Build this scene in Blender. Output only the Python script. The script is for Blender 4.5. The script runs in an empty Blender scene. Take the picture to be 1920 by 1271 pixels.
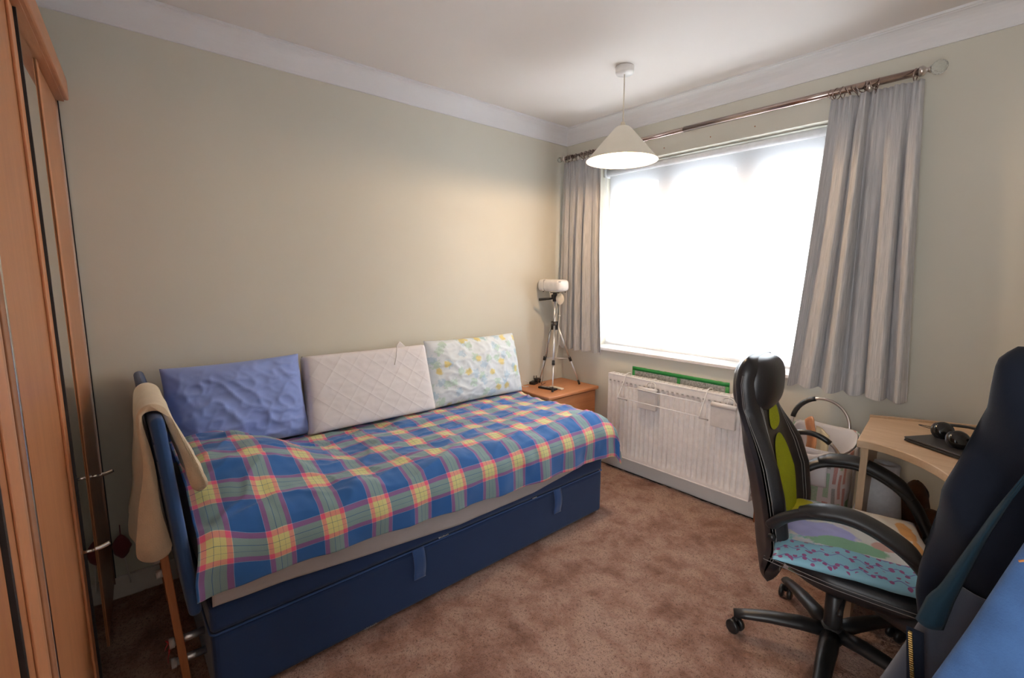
import bpy, bmesh, math, random
from mathutils import Vector, Matrix, noise, Euler
random.seed(7)
S = bpy.context.scene
COL = S.collection
R = math.radians

# ------------------------------------------------------------------ camera
cam_d = bpy.data.cameras.new('camera')
cam = bpy.data.objects.new('camera', cam_d)
COL.objects.link(cam)
S.camera = cam
YAW, PITCH, ROLL, FPX = -0.8529, -0.1371, 0.0037, 878.1
cy, sy, cp, sp = math.cos(YAW), math.sin(YAW), math.cos(PITCH), math.sin(PITCH)
d = Vector((sy * cp, cy * cp, sp)); r = Vector((cy, -sy, 0)); u = r.cross(d)
r2 = r * math.cos(ROLL) + u * math.sin(ROLL); u2 = -r * math.sin(ROLL) + u * math.cos(ROLL)
m = Matrix((r2, u2, -d)).transposed().to_4x4()
m.translation = Vector((2.4447, -2.6635, 1.343))
cam.matrix_world = m
cam_d.sensor_fit = 'HORIZONTAL'; cam_d.sensor_width = 36.0
cam_d.lens = 36.0 * FPX / 1920.0
cam_d.clip_start = 0.02

# ------------------------------------------------------------------ view + world + lights
S.view_settings.view_transform = 'Standard'
S.view_settings.look = 'None'
S.view_settings.gamma = 1.0
S.view_settings.use_curve_mapping = False
S.view_settings.exposure = 0.0
W = bpy.data.worlds.new('overcast_sky'); S.world = W; W.use_nodes = True
bg = W.node_tree.nodes['Background']
bg.inputs[0].default_value = (0.90, 0.95, 1.0, 1); bg.inputs[1].default_value = 5.0

def area(name, loc, rot, sx, sy_, power, col):
    l = bpy.data.lights.new(name, 'AREA'); l.shape = 'RECTANGLE'; l.size = sx; l.size_y = sy_
    l.energy = power; l.color = col
    o = bpy.data.objects.new(name, l); COL.objects.link(o); o.location = loc; o.rotation_euler = rot
    return o
# daylight just outside the window, shining in through the blind
area('window_daylight', (1.02, 0.50, 1.04), (R(-90), 0, 0), 1.7, 0.7, 62, (0.90, 0.95, 1.0))
# fill lamp added just outside an unseen, added doorway in the back wall
area('fill_light', (2.66, -3.62, 0.95), (R(80), 0, R(30)), 0.74, 1.4, 10, (1.0, 0.97, 0.93))

# ------------------------------------------------------------------ material helpers
class NT:
    def __init__(s, name, rough=0.6, col=(0.8, 0.8, 0.8), metal=0.0, spec=0.5):
        s.m = bpy.data.materials.new(name); s.m.use_nodes = True
        s.t = s.m.node_tree; s.b = s.t.nodes['Principled BSDF']
        s.set('Roughness', rough); s.set('Metallic', metal); s.set('Specular IOR Level', spec)
        s.b.inputs['Base Color'].default_value = (*col, 1)
    def set(s, k, v): s.b.inputs[k].default_value = v
    def n(s, t, **kw):
        x = s.t.nodes.new(t)
        for k, v in kw.items(): setattr(x, k, v)
        return x
    def l(s, a, b): s.t.links.new(a, b)
    def coord(s, out='Object', scale=(1, 1, 1), rot=(0, 0, 0), loc=(0, 0, 0)):
        c = s.n('ShaderNodeTexCoord'); mp = s.n('ShaderNodeMapping')
        mp.inputs['Scale'].default_value = scale; mp.inputs['Rotation'].default_value = rot
        mp.inputs['Location'].default_value = loc
        s.l(c.outputs[out], mp.inputs[0]); return mp.outputs[0]
    def noise(s, vec, scale, detail=4, rough=0.6, dist=0.0):
        x = s.n('ShaderNodeTexNoise'); x.inputs['Scale'].default_value = scale
        x.inputs['Detail'].default_value = detail; x.inputs['Roughness'].default_value = rough
        x.inputs['Distortion'].default_value = dist
        s.l(vec, x.inputs['Vector']); return x.outputs['Fac']
    def ramp(s, fac, stops, interp='LINEAR'):
        x = s.n('ShaderNodeValToRGB'); cr = x.color_ramp; cr.interpolation = interp
        while len(cr.elements) < len(stops): cr.elements.new(0.5)
        for e, (p, c) in zip(cr.elements, stops):
            e.position = p; e.color = (*c, 1) if len(c) == 3 else c
        s.l(fac, x.inputs[0]); return x.outputs[0]
    def math(s, op, a, b=None, c=None):
        x = s.n('ShaderNodeMath', operation=op)
        for i, v in enumerate((a, b, c)):
            if v is None: continue
            if isinstance(v, (int, float)): x.inputs[i].default_value = v
            else: s.l(v, x.inputs[i])
        return x.outputs[0]
    def mix(s, f, a, b, mode='MIX'):
        x = s.n('ShaderNodeMix', data_type='RGBA', blend_type=mode)
        for sock, v in ((x.inputs[0], f), (x.inputs[6], a), (x.inputs[7], b)):
            if isinstance(v, (int, float)): sock.default_value = v
            elif isinstance(v, tuple): sock.default_value = (*v, 1)
            else: s.l(v, sock)
        return x.outputs[2]
    def col(s, c): s.l(c, s.b.inputs['Base Color']); return s
    def bump(s, h, strength=0.3, dist=0.002):
        x = s.n('ShaderNodeBump'); x.inputs['Strength'].default_value = strength
        x.inputs['Distance'].default_value = dist
        s.l(h, x.inputs['Height']); s.l(x.outputs[0], s.b.inputs['Normal']); return s

def simple(name, col, rough=0.6, metal=0.0, bscale=0, bstr=0.1, var=0.06, spec=0.5):
    k = NT(name, rough, col, metal, spec)
    v = k.coord()
    f = k.noise(v, bscale or 30, 3)
    k.col(k.ramp(f, [(0.3, tuple(c * (1 - var) for c in col)), (0.7, tuple(min(1, c * (1 + var)) for c in col))]))
    if bscale: k.bump(f, bstr, 0.002)
    return k.m

def fabric(name, col, weave=900, bstr=0.25, rough=0.9, var=0.1, sheen=0.2, big=6):
    k = NT(name, rough, col, 0, 0.2); v = k.coord()
    a = k.noise(v, weave, 2); b = k.noise(v, big, 3)
    c = k.mix(b, tuple(x * (1 - var) for x in col), tuple(min(1, x * (1 + var)) for x in col))
    c = k.mix(k.math('MULTIPLY', a, 0.25), c, tuple(x * 0.6 for x in col))
    k.col(c); k.bump(a, bstr, 0.001); k.set('Sheen Weight', sheen)
    return k.m

def wood(name, c1, c2, axis='Z', scale=1.0, rough=0.42):
    k = NT(name, rough, c1, 0, 0.4)
    sc = {'X': (1.2, 14, 14), 'Y': (14, 1.2, 14), 'Z': (14, 14, 1.2)}[axis]
    v = k.coord(scale=tuple(x * scale for x in sc))
    a = k.noise(v, 3, 6, 0.65, 0.4); b = k.noise(v, 22, 3, 0.6)
    f = k.math('ADD', k.math('MULTIPLY', a, 0.75), k.math('MULTIPLY', b, 0.25))
    k.col(k.ramp(f, [(0.34, c2), (0.62, c1)])); k.bump(f, 0.08, 0.001)
    return k.m

M = {}
def wallmat(name, col, var=0.02):
    k = NT(name, 0.85, col, 0, 0.25); v = k.coord()
    a = k.noise(v, 140, 3); b = k.noise(v, 1.5, 3)
    k.col(k.ramp(b, [(0.3, tuple(c * (1 - var) for c in col)), (0.7, tuple(c * (1 + var) for c in col))]))
    k.bump(a, 0.12, 0.001); return k.m
M['wall'] = wallmat('cream_wall_paint', (0.67, 0.645, 0.56))
M['ceil'] = wallmat('ceiling_paint', (0.76, 0.71, 0.67))
M['coving'] = wallmat('coving_paint', (0.80, 0.79, 0.80))
M['skirt'] = wallmat('skirting_paint', (0.74, 0.70, 0.66), 0.04)
M['gloss_white'] = simple('white_gloss_paint', (0.80, 0.77, 0.74), 0.3)
M['upvc'] = simple('white_upvc', (0.85, 0.86, 0.88), 0.35)

k = NT('brown_carpet', 1.0, (0.4, 0.2, 0.13), 0, 0.1); v = k.coord()
a = k.noise(v, 2.6, 4, 0.6, 0.4); b = k.noise(v, 9, 4, 0.65, 0.3); c = k.noise(v, 260, 3, 0.7)
f = k.math('ADD', k.math('MULTIPLY', a, 0.45), k.math('MULTIPLY', b, 0.55))
base_c = k.ramp(f, [(0.37, (0.280, 0.115, 0.065)), (0.47, (0.470, 0.245, 0.170)), (0.58, (0.640, 0.405, 0.305))])
c2 = k.noise(v, 95, 3, 0.75, 0.6)
pile = k.math('ADD', k.math('MULTIPLY', c, 0.5), k.math('MULTIPLY', c2, 0.5))
k.col(k.mix(k.ramp(pile, [(0.38, (0.95, 0.95, 0.95)), (0.50, (0, 0, 0))]), base_c, (0.150, 0.055, 0.028)))
h = k.math('ADD', k.math('MULTIPLY', c, 0.8), k.math('MULTIPLY', c2, 1.0))
k.bump(h, 1.0, 0.010); k.set('Sheen Weight', 0.25); k.set('Sheen Roughness', 0.6)
M['carpet'] = k.m
M['underlay'] = simple('dark_underlay', (0.05, 0.045, 0.045), 0.95)

M['ward'] = wood('beech_wardrobe', (0.50, 0.215, 0.095), (0.40, 0.16, 0.068), 'Z', 0.6, 0.33)
M['ward_x'] = wood('beech_wardrobe_horizontal', (0.52, 0.22, 0.10), (0.40, 0.16, 0.07), 'X', 0.6, 0.35)
M['ward_edge'] = simple('beech_edge', (0.58, 0.25, 0.115), 0.35)
M['night'] = wood('beech_nightstand', (0.62, 0.27, 0.12), (0.52, 0.21, 0.09), 'Y', 0.6, 0.35)
M['desk'] = wood('light_oak_desk', (0.60, 0.43, 0.29), (0.49, 0.33, 0.21), 'X', 0.7, 0.45)
M['desk_z'] = wood('light_oak_panel', (0.55, 0.39, 0.26), (0.44, 0.30, 0.19), 'Z', 0.7, 0.45)
M['leg_wood'] = wood('headboard_wood', (0.45, 0.18, 0.07), (0.32, 0.12, 0.05), 'Z', 1, 0.4)
k = NT('mirror_glass', 0.01, (0.80, 0.84, 0.82), 1.0); v = k.coord(); k.bump(k.noise(v, 2, 1), 0.0, 0.001); M['mirror'] = k.m
M['black_gap'] = simple('black_door_seal', (0.012, 0.014, 0.02), 0.4)
M['chrome'] = simple('chrome', (0.75, 0.72, 0.70), 0.18, 1.0)
M['steel'] = simple('brushed_steel', (0.62, 0.58, 0.55), 0.28, 1.0)
M['bronze'] = simple('polished_steel_pole', (0.42, 0.33, 0.30), 0.2, 1.0)
M['alu'] = simple('aluminium', (0.78, 0.78, 0.80), 0.35, 0.9)
M['copper'] = simple('copper_pipe', (0.55, 0.22, 0.10), 0.35, 0.9)
M['black_pl'] = simple('black_plastic', (0.015, 0.015, 0.016), 0.35, 0, 200, 0.05)
M['black_pad'] = simple('black_arm_pad', (0.02, 0.02, 0.021), 0.42, 0, 300, 0.1)
M['white_pl'] = simple('white_plastic', (0.82, 0.80, 0.79), 0.35)
M['cream_pl'] = simple('cream_plastic', (0.70, 0.62, 0.50), 0.4)
M['cream_rad'] = simple('radiator_enamel', (0.84, 0.80, 0.78), 0.35)
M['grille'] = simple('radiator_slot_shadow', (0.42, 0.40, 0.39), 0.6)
M['humid'] = simple('white_ceramic', (0.66, 0.62, 0.60), 0.3)
M['green'] = simple('green_tape', (0.02, 0.25, 0.055), 0.5)
k = NT('crinkled_foil', 0.35, (0.6, 0.6, 0.58), 0.7); v = k.coord(); a = k.noise(v, 90, 4, 0.7, 1.0)
k.col(k.ramp(a, [(0.35, (0.30, 0.30, 0.28)), (0.6, (0.75, 0.74, 0.70))])); k.bump(a, 0.8, 0.004); M['foil'] = k.m
M['divan'] = fabric('navy_divan_fabric', (0.017, 0.042, 0.125), 700, 0.12)
M['divan_trim'] = fabric('blue_piping', (0.035, 0.085, 0.24), 700, 0.15)
M['sheet'] = fabric('grey_sheet', (0.42, 0.41, 0.43), 500, 0.1, big=12)
M['headb'] = fabric('blue_headboard_fabric', (0.030, 0.080, 0.215), 600, 0.2)
M['bluepil'] = fabric('periwinkle_cotton', (0.29, 0.39, 0.78), 900, 0.10, var=.05, big=8)
M['towel'] = fabric('cream_terry', (0.72, 0.60, 0.43), 260, 0.9, big=30)
M['navy'] = fabric('dark_navy_cloth', (0.007, 0.010, 0.019), 500, 0.2, var=0.3, big=4, sheen=0.03)
M['navy_lin'] = fabric('teal_lining', (0.011, 0.032, 0.050), 500, 0.2, sheen=0.03)
M['grey_denim'] = fabric('charcoal_denim', (0.060, 0.068, 0.092), 900, 0.4, var=0.3, big=10)
M['denim'] = fabric('blue_denim', (0.050, 0.115, 0.265), 420, 0.6, var=0.4, big=22, sheen=0.05)
M['stitch'] = simple('grey_thread', (0.26, 0.25, 0.24), 0.7)
M['orange_thread'] = simple('orange_thread', (0.45, 0.18, 0.05), 0.7)
M['brass'] = simple('brass', (0.65, 0.45, 0.15), 0.3, 1.0)
k = NT('black_leatherette', 0.36, (0.012, 0.012, 0.014), 0, 0.5); v = k.coord()
a = k.noise(v, 350, 3); k.col(k.ramp(a, [(0.3, (0.010, 0.010, 0.012)), (0.7, (0.020, 0.019, 0.022))])); k.bump(a, 0.15, 0.001); M['leather'] = k.m
k = NT('lime_mesh', 0.75, (0.42, 0.46, 0.01), 0, 0.3); v = k.coord(); a = k.noise(v, 700, 1)
k.col(k.ramp(a, [(0.35, (0.25, 0.29, 0.0)), (0.6, (0.50, 0.55, 0.01))])); k.bump(a, 0.5, 0.001); M['lime'] = k.m
M['maroon'] = fabric('dusty_red_cloth', (0.25, 0.06, 0.07), 400, 0.3)
M['red'] = fabric('red_ribbon', (0.5, 0.03, 0.04), 600, 0.2)
M['brown_plush'] = fabric('brown_plush', (0.13, 0.05, 0.02), 150, 1.0, var=0.5, big=30)
M['paper'] = simple('white_paper_roll', (0.85, 0.85, 0.87), 0.7, 0, 60, 0.05)

# plaid: equal mix of two yarn directions, laid out in the cloth's own UV (metres)
k = NT('tartan_cotton', 0.9, (0.1, 0.2, 0.5), 0, 0.15)
BLUE, PINK, YEL, NAV, WHI = [tuple(c ** 0.42 for c in q) for q in ((0.022, 0.135, 0.43), (0.86, 0.13, 0.24), (0.72, 0.70, 0.28), (0.015, 0.08, 0.20), (0.70, 0.64, 0.78))]
uvn = k.n('ShaderNodeUVMap'); sep = k.n('ShaderNodeSeparateXYZ'); k.l(uvn.outputs[0], sep.inputs[0])
def yarn(o):
    f = k.math('FRACT', k.math('DIVIDE', o, 0.168))
    t = [(0.0, BLUE), (0.262, WHI), (0.271, PINK), (0.355, YEL), (0.455, NAV), (0.462, YEL), (0.555, NAV), (0.562, YEL),
         (0.645, PINK), (0.729, WHI), (0.738, BLUE)]
    return k.ramp(f, t, 'CONSTANT')
A_, B_ = yarn(sep.outputs[0]), yarn(sep.outputs[1])
cc = k.mix(0.5, A_, B_)
gm = k.n('ShaderNodeGamma'); gm.inputs[1].default_value = 1 / 0.42; k.l(cc, gm.inputs[0]); cc = gm.outputs[0]
v = k.coord(); w = k.noise(v, 700, 2); big = k.noise(v, 5, 3)
cc = k.mix(k.math('MULTIPLY', w, 0.18), cc, (0.02, 0.06, 0.2))
cc = k.mix(k.math('MULTIPLY', big, 0.06), cc, (0.4, 0.45, 0.6))
k.col(cc); k.bump(k.math('ADD', w, k.math('MULTIPLY', k.noise(v, 35, 3), 1.2)), 0.25, 0.002); k.set('Sheen Weight', 0.25)
M['plaid'] = k.m

# quilted white pillow (diamond stitch lines in UV metres)
k = NT('quilted_white_cotton', 0.85, (0.62, 0.57, 0.56), 0, 0.2)
uvn = k.n('ShaderNodeUVMap'); sep = k.n('ShaderNodeSeparateXYZ'); k.l(uvn.outputs[0], sep.inputs[0])
def diag(sx, sy_, per):
    o = k.math('ADD', k.math('MULTIPLY', sep.outputs[0], sx), k.math('MULTIPLY', sep.outputs[1], sy_))
    f = k.math('FRACT', k.math('DIVIDE', o, per))
    return k.math('POWER', k.math('ABSOLUTE', k.math('SUBTRACT', f, 0.5)), 6.0)
g = k.math('ADD', diag(0.62, 0.78, 0.075), diag(0.80, -0.60, 0.075))
g = k.math('MULTIPLY', g, -64.0)
w = k.noise(k.coord(), 60, 3)
k.bump(k.math('ADD', g, k.math('MULTIPLY', w, 0.4)), 0.35, 0.003)
k.col(k.mix(k.math('MULTIPLY', g, -0.05), (0.80, 0.775, 0.785), (0.50, 0.48, 0.50)))
M['quilt'] = k.m

# floral cotton: yellow and blue blooms with green leaves on pale blue white
k = NT('floral_cotton', 0.85, (0.7, 0.75, 0.8), 0, 0.2)
uvn = k.n('ShaderNodeUVMap')
def blooms(scale, off, thr, colr, ragged):
    mp = k.n('ShaderNodeMapping'); mp.inputs['Location'].default_value = off
    k.l(uvn.outputs[0], mp.inputs[0])
    nz = k.n('ShaderNodeTexNoise'); nz.inputs['Scale'].default_value = 60; k.l(mp.outputs[0], nz.inputs['Vector'])
    ad = k.n('ShaderNodeMix', data_type='VECTOR'); ad.inputs[0].default_value = ragged
    k.l(mp.outputs[0], ad.inputs[4]); k.l(nz.outputs['Color'], ad.inputs[5])
    vo = k.n('ShaderNodeTexVoronoi', voronoi_dimensions='2D'); vo.inputs['Scale'].default_value = scale; k.l(ad.outputs[1], vo.inputs['Vector'])
    return k.ramp(vo.outputs['Distance'], [(thr * 0.6, (1, 1, 1)), (thr, (0, 0, 0))])
base = (0.72, 0.79, 0.84)
c = k.mix(k.math('MULTIPLY', blooms(10, (0.3, 0.1, 0), 0.27, 0, 0.06), 0.45), base, (0.30, 0.55, 0.36))
c = k.mix(k.math('MULTIPLY', blooms(9, (0.8, 0.55, 0), 0.24, 0, 0.06), 0.5), c, (0.30, 0.50, 0.66))
c = k.mix(k.math('MULTIPLY', blooms(7.2, (0.1, 0.9, 0), 0.17, 0, 0.03), 0.75), c, (0.72, 0.58, 0.12))
k.col(c); k.bump(k.noise(k.coord(), 30, 4), 0.25, 0.004)
M['floral'] = k.m

# curtain: silver grey woven with fine vertical slubs
k = NT('silver_grey_curtain', 0.8, (0.3, 0.3, 0.32), 0, 0.3)
uvn = k.n('ShaderNodeUVMap'); mp = k.n('ShaderNodeMapping'); mp.inputs['Scale'].default_value = (260, 7, 1); k.l(uvn.outputs[0], mp.inputs[0])
a = k.noise(mp.outputs[0], 1, 3, 0.7)
k.col(k.ramp(a, [(0.32, (0.34, 0.345, 0.36)), (0.66, (0.58, 0.565, 0.565))])); k.bump(a, 0.2, 0.001); k.set('Sheen Weight', 0.15)
M['curtain'] = k.m

# roller blind: thin white cloth, partly see-through, glowing with whatever light is behind it
k = NT('roller_blind_cloth', 0.9, (0.85, 0.87, 0.9))
tr = k.n('ShaderNodeBsdfTranslucent'); tr.inputs[0].default_value = (0.76, 0.79, 0.83, 1)
df = k.n('ShaderNodeBsdfDiffuse'); df.inputs[0].default_value = (0.86, 0.86, 0.87, 1)
tp = k.n('ShaderNodeBsdfTransparent'); tp.inputs[0].default_value = (0.95, 0.97, 1, 1)
m1 = k.n('ShaderNodeMixShader'); m1.inputs[0].default_value = 0.55; k.l(df.outputs[0], m1.inputs[1]); k.l(tr.outputs[0], m1.inputs[2])
m2 = k.n('ShaderNodeMixShader'); m2.inputs[0].default_value = 0.16; k.l(m1.outputs[0], m2.inputs[1]); k.l(tp.outputs[0], m2.inputs[2])
wv = k.noise(k.coord(scale=(1, 1, 30)), 40, 2); mr = k.n('ShaderNodeMapRange'); mr.inputs[3].default_value = 0.36; mr.inputs[4].default_value = 0.44
k.l(wv, mr.inputs[0]); k.l(mr.outputs[0], m2.inputs[0])
out = [n for n in k.t.nodes if n.type == 'OUTPUT_MATERIAL'][0]; k.l(m2.outputs[0], out.inputs[0]); k.t.nodes.remove(k.b)
M['blind'] = k.m
k = NT('window_glass', 0.0, (1, 1, 1)); k.set('Transmission Weight', 1.0); k.set('IOR', 1.0); k.set('Specular IOR Level', 0.2)
v = k.coord(); k.col(k.ramp(k.noise(v, 3, 1), [(0, (0.97, 0.985, 0.98)), (1, (0.98, 0.99, 0.985))])); M['glass'] = k.m
k = NT('crackled_glass', 0.08, (0.85, 0.88, 0.85)); k.set('Transmission Weight', 0.85); k.set('IOR', 1.45)
v = k.coord(); vo = k.n('ShaderNodeTexVoronoi'); vo.inputs['Scale'].default_value = 90; k.l(v, vo.inputs['Vector']); k.bump(vo.outputs['Distance'], 0.8, 0.004); M['crystal'] = k.m
k = NT('lamp_shade_white', 0.6, (0.80, 0.74, 0.62)); k.col(k.ramp(k.noise(k.coord(), 30, 2), [(0, (0.78, 0.72, 0.60)), (1, (0.82, 0.76, 0.64))])); M['shade'] = k.m
k = NT('glowing_bulb', 0.5, (1, 0.9, 0.7)); k.set('Emission Strength', 45.0); k.b.inputs['Emission Color'].default_value = (1.0, 0.66, 0.34, 1)
k.col(k.ramp(k.noise(k.coord(), 5, 1), [(0, (1, 0.9, 0.7)), (1, (1, 0.92, 0.75))])); M['bulb'] = k.m

# ------------------------------------------------------------------ mesh helpers
class MB:
    def __init__(s): s.v = []; s.f = []; s.uv = {}; s.sm = []
    def add(s, vs, fs, mat=None, uvs=None, smooth=True):
        o = len(s.v)
        for p in vs:
            p = Vector(p)
            s.v.append(mat @ p if mat is not None else p)
        for f in fs: s.f.append(tuple(i + o for i in f)); s.sm.append(smooth)
        if uvs:
            for i, q in enumerate(uvs): s.uv[i + o] = q
        return s
    def box(s, x0, x1, y0, y1, z0, z1, mat=None, bev=0.0, seg=2):
        bm = bmesh.new(); bmesh.ops.create_cube(bm, size=1)
        for w in bm.verts: w.co = Vector(((x0 + x1) / 2 + w.co.x * (x1 - x0), (y0 + y1) / 2 + w.co.y * (y1 - y0), (z0 + z1) / 2 + w.co.z * (z1 - z0)))
        if bev > 0:
            bmesh.ops.bevel(bm, geom=bm.edges[:], offset=bev, segments=seg, affect='EDGES', profile=0.5)
        bm.verts.index_update()
        s.add([w.co.copy() for w in bm.verts], [[w.index for w in f.verts] for f in bm.faces], mat, smooth=False)
        bm.free(); return s
    def tube(s, pts, rad, n=10, mat=None, closed=False, squash=None, caps=True):
        pts = [Vector(p) for p in pts]; N = len(pts)
        rads = rad if isinstance(rad, (list, tuple)) else [rad] * N
        vs = []; up = None
        for i, p in enumerate(pts):
            a = pts[(i - 1) % N] if (i > 0 or closed) else p; b = pts[(i + 1) % N] if (i < N - 1 or closed) else p
            t = (b - a).normalized()
            if up is None:
                up = Vector((0, 0, 1)) if abs(t.z) < 0.9 else Vector((1, 0, 0))
            x = up - t * up.dot(t)
            if x.length < 1e-5: x = t.orthogonal()
            x.normalize(); up = x.copy(); y = t.cross(x)
            ra, rb = (rads[i], rads[i]) if squash is None else (rads[i] * squash[0], rads[i] * squash[1])
            for j in range(n):
                an = 2 * math.pi * j / n
                vs.append(p + x * math.cos(an) * ra + y * math.sin(an) * rb)
        fs = []
        for i in range(N if closed else N - 1):
            for j in range(n):
                fs.append((i * n + j, i * n + (j + 1) % n, ((i + 1) % N) * n + (j + 1) % n, ((i + 1) % N) * n + j))
        if caps and not closed:
            fs.append(tuple(range(n))[::-1]); fs.append(tuple((N - 1) * n + j for j in range(n)))
        return s.add(vs, fs, mat)
    def lathe(s, prof, c=(0, 0, 0), n=32, mat=None, closed=False):
        c = Vector(c); vs = []; K = len(prof)
        for rr, z in prof:
            for j in range(n):
                an = 2 * math.pi * j / n; vs.append(c + Vector((rr * math.cos(an), rr * math.sin(an), z)))
        fs = [(i * n + j, i * n + (j + 1) % n, ((i + 1) % K) * n + (j + 1) % n, ((i + 1) % K) * n + j) for i in range(K if closed else K - 1) for j in range(n)]
        return s.add(vs, fs, mat)
    def grid(s, fn, nu, nv, uvfn=None, mat=None, closed_u=False):
        vs = []; uvs = [] if uvfn else None
        for i in range(nu + 1):
            for j in range(nv + 1):
                a, b = i / nu, j / nv
                vs.append(fn(a, b))
                if uvfn: uvs.append(uvfn(a, b))
        fs = [(i * (nv + 1) + j, (i + 1) * (nv + 1) + j, (i + 1) * (nv + 1) + j + 1, i * (nv + 1) + j + 1) for i in range(nu) for j in range(nv)]
        return s.add(vs, fs, mat, uvs)
    def ball(s, c, rx, ry=None, rz=None, mat=None, n=16):
        ry = ry or rx; rz = rz or rx; c = Vector(c)
        return s.grid(lambda a, b: c + Vector((rx * math.sin(math.pi * b) * math.cos(2 * math.pi * a), ry * math.sin(math.pi * b) * math.sin(2 * math.pi * a), rz * math.cos(math.pi * b))), n * 2, n, mat=mat)
    def poly(s, pts, z0, z1, mat=None):
        n = len(pts)
        return s.add([(x, y, z0) for x, y in pts] + [(x, y, z1) for x, y in pts],
                     [tuple(range(n))[::-1], tuple(range(n, 2 * n))] + [(i, (i + 1) % n, n + (i + 1) % n, n + i) for i in range(n)], mat, smooth=False)
    def obj(s, name, mat, parent=None, solid=0, sub=0, offset=-1.0, bevel=0, weld=False):
        me = bpy.data.meshes.new(name); me.from_pydata([tuple(p) for p in s.v], [], s.f)
        me.materials.append(M[mat] if isinstance(mat, str) else mat)
        me.polygons.foreach_set('use_smooth', s.sm)
        if s.uv:
            l = me.uv_layers.new(name='UVMap')
            for lp in me.loops: l.data[lp.index].uv = s.uv.get(lp.vertex_index, (0, 0))
        me.update(); me.validate()
        bm = bmesh.new(); bm.from_mesh(me)
        if weld: bmesh.ops.remove_doubles(bm, verts=bm.verts, dist=0.0004)
        bmesh.ops.recalc_face_normals(bm, faces=bm.faces); bm.to_mesh(me); bm.free()
        o = bpy.data.objects.new(name, me); COL.objects.link(o)
        if parent is not None: o.parent = parent
        if solid:
            q = o.modifiers.new('solid', 'SOLIDIFY'); q.thickness = solid; q.offset = offset
        if sub:
            q = o.modifiers.new('sub', 'SUBSURF'); q.levels = sub; q.render_levels = sub
        if bevel:
            q = o.modifiers.new('bev', 'BEVEL'); q.width = bevel; q.segments = 3; q.limit_method = 'ANGLE'; q.angle_limit = R(40)
        return o

def thing(name, label, cat, loc=(0, 0, 0), rz=0, group=None):
    o = bpy.data.objects.new(name, None); COL.objects.link(o); o.location = loc; o.rotation_euler = (0, 0, rz)
    o.empty_display_size = 0.05
    return tag(o, label, cat, group)
def tag(o, label, cat, group=None):
    o['label'] = label; o['category'] = cat
    if group: o['group'] = group
    return o
def struct(o): o['kind'] = 'structure'; return o
def nz(x, y, z=0.0, s=1.0): return noise.noise(Vector((x * s, y * s, z * s)))
def lerp(a, b, t): return a + (b - a) * t
def sm(a, b, x):
    t = max(0, min(1, (x - a) / (b - a))); return t * t * (3 - 2 * t)
def spline(pts, n=8):
    pts = [Vector(p) for p in pts]; out = []
    for i in range(len(pts) - 1):
        p0 = pts[max(i - 1, 0)]; p1 = pts[i]; p2 = pts[i + 1]; p3 = pts[min(i + 2, len(pts) - 1)]
        for j in range(n):
            t = j / n
            out.append(0.5 * ((2 * p1) + (-p0 + p2) * t + (2 * p0 - 5 * p1 + 4 * p2 - p3) * t * t + (-p0 + 3 * p1 - 3 * p2 + p3) * t ** 3))
    out.append(pts[-1]); return out
def curve_at(tab, x):
    if x <= tab[0][0]: return tab[0][1]
    for (a, b), (c, e) in zip(tab, tab[1:]):
        if x <= c: return lerp(b, e, (x - a) / (c - a))
    return tab[-1][1]

# ------------------------------------------------------------------ room shell
RX, RY, RZ = 3.25, -3.45, 2.37
struct(MB().box(-0.12, 0, RY - 0.1, 0.25, -0.05, RZ).obj('wall_left', 'wall'))
struct(MB().box(RX, RX + 0.12, RY - 0.1, 0.25, -0.05, RZ).obj('wall_right', 'wall'))
DX0, DX1, DZ = 2.26, 3.06, 2.02  # unseen doorway, added as an opening for the fill lamp
struct(MB().box(-0.12, DX0, RY - 0.12, RY, -0.05, RZ).box(DX1, RX + 0.12, RY - 0.12, RY, -0.05, RZ).box(DX0, DX1, RY - 0.12, RY, DZ, RZ).obj('wall_back', 'wall'))
struct(MB().box(DX0 - .06, DX0 + .001, RY - .13, RY + .015, -.01, DZ + .06, bev=.004).box(DX1 - .001, DX1 + .06, RY - .13, RY + .015, -.01, DZ + .06, bev=.004).box(DX0 - .06, DX1 + .06, RY - .13, RY + .015, DZ, DZ + .06, bev=.004).obj('trim_6', 'gloss_white'))
OX0, OX1, OZ0, OZ1 = 0.308, 1.74, 0.815, 2.072
wb = MB()
wb.box(-0.12, OX0, 0, 0.25, -0.05, RZ).box(OX1, RX + 0.12, 0, 0.25, -0.05, RZ).box(OX0, OX1, 0, 0.25, -0.05, OZ0).box(OX0, OX1, 0, 0.25, OZ1, RZ)
struct(wb.obj('wall_window', 'wall'))
struct(MB().box(-0.12, RX + 0.12, RY - 0.12, 0.25, RZ, RZ + 0.1).obj('ceiling', 'ceil'))
struct(MB().box(-0.12, RX + 0.12, RY - 0.12, 0.25, -0.06, -0.012).obj('floor', 'underlay'))
def carpet(a, b):
    x = 0.012 + a * (RX - 0.024); y0 = RY + 0.012; y1 = -0.030 + 0.010 * nz(x, 3, 0, 18)
    y = y0 + b * (y1 - y0)
    edge = min(sm(0, 0.02, x - 0.012), sm(0, 0.02, y1 - y))
    return Vector((x, y, -0.010 * (1 - edge) + 0.0035 * nz(x, y, 0, 9) + 0.0045 * nz(x, y, 1, 55)))
o = struct(MB().grid(carpet, 420, 420).obj('floor_carpet', 'carpet'))
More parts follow.
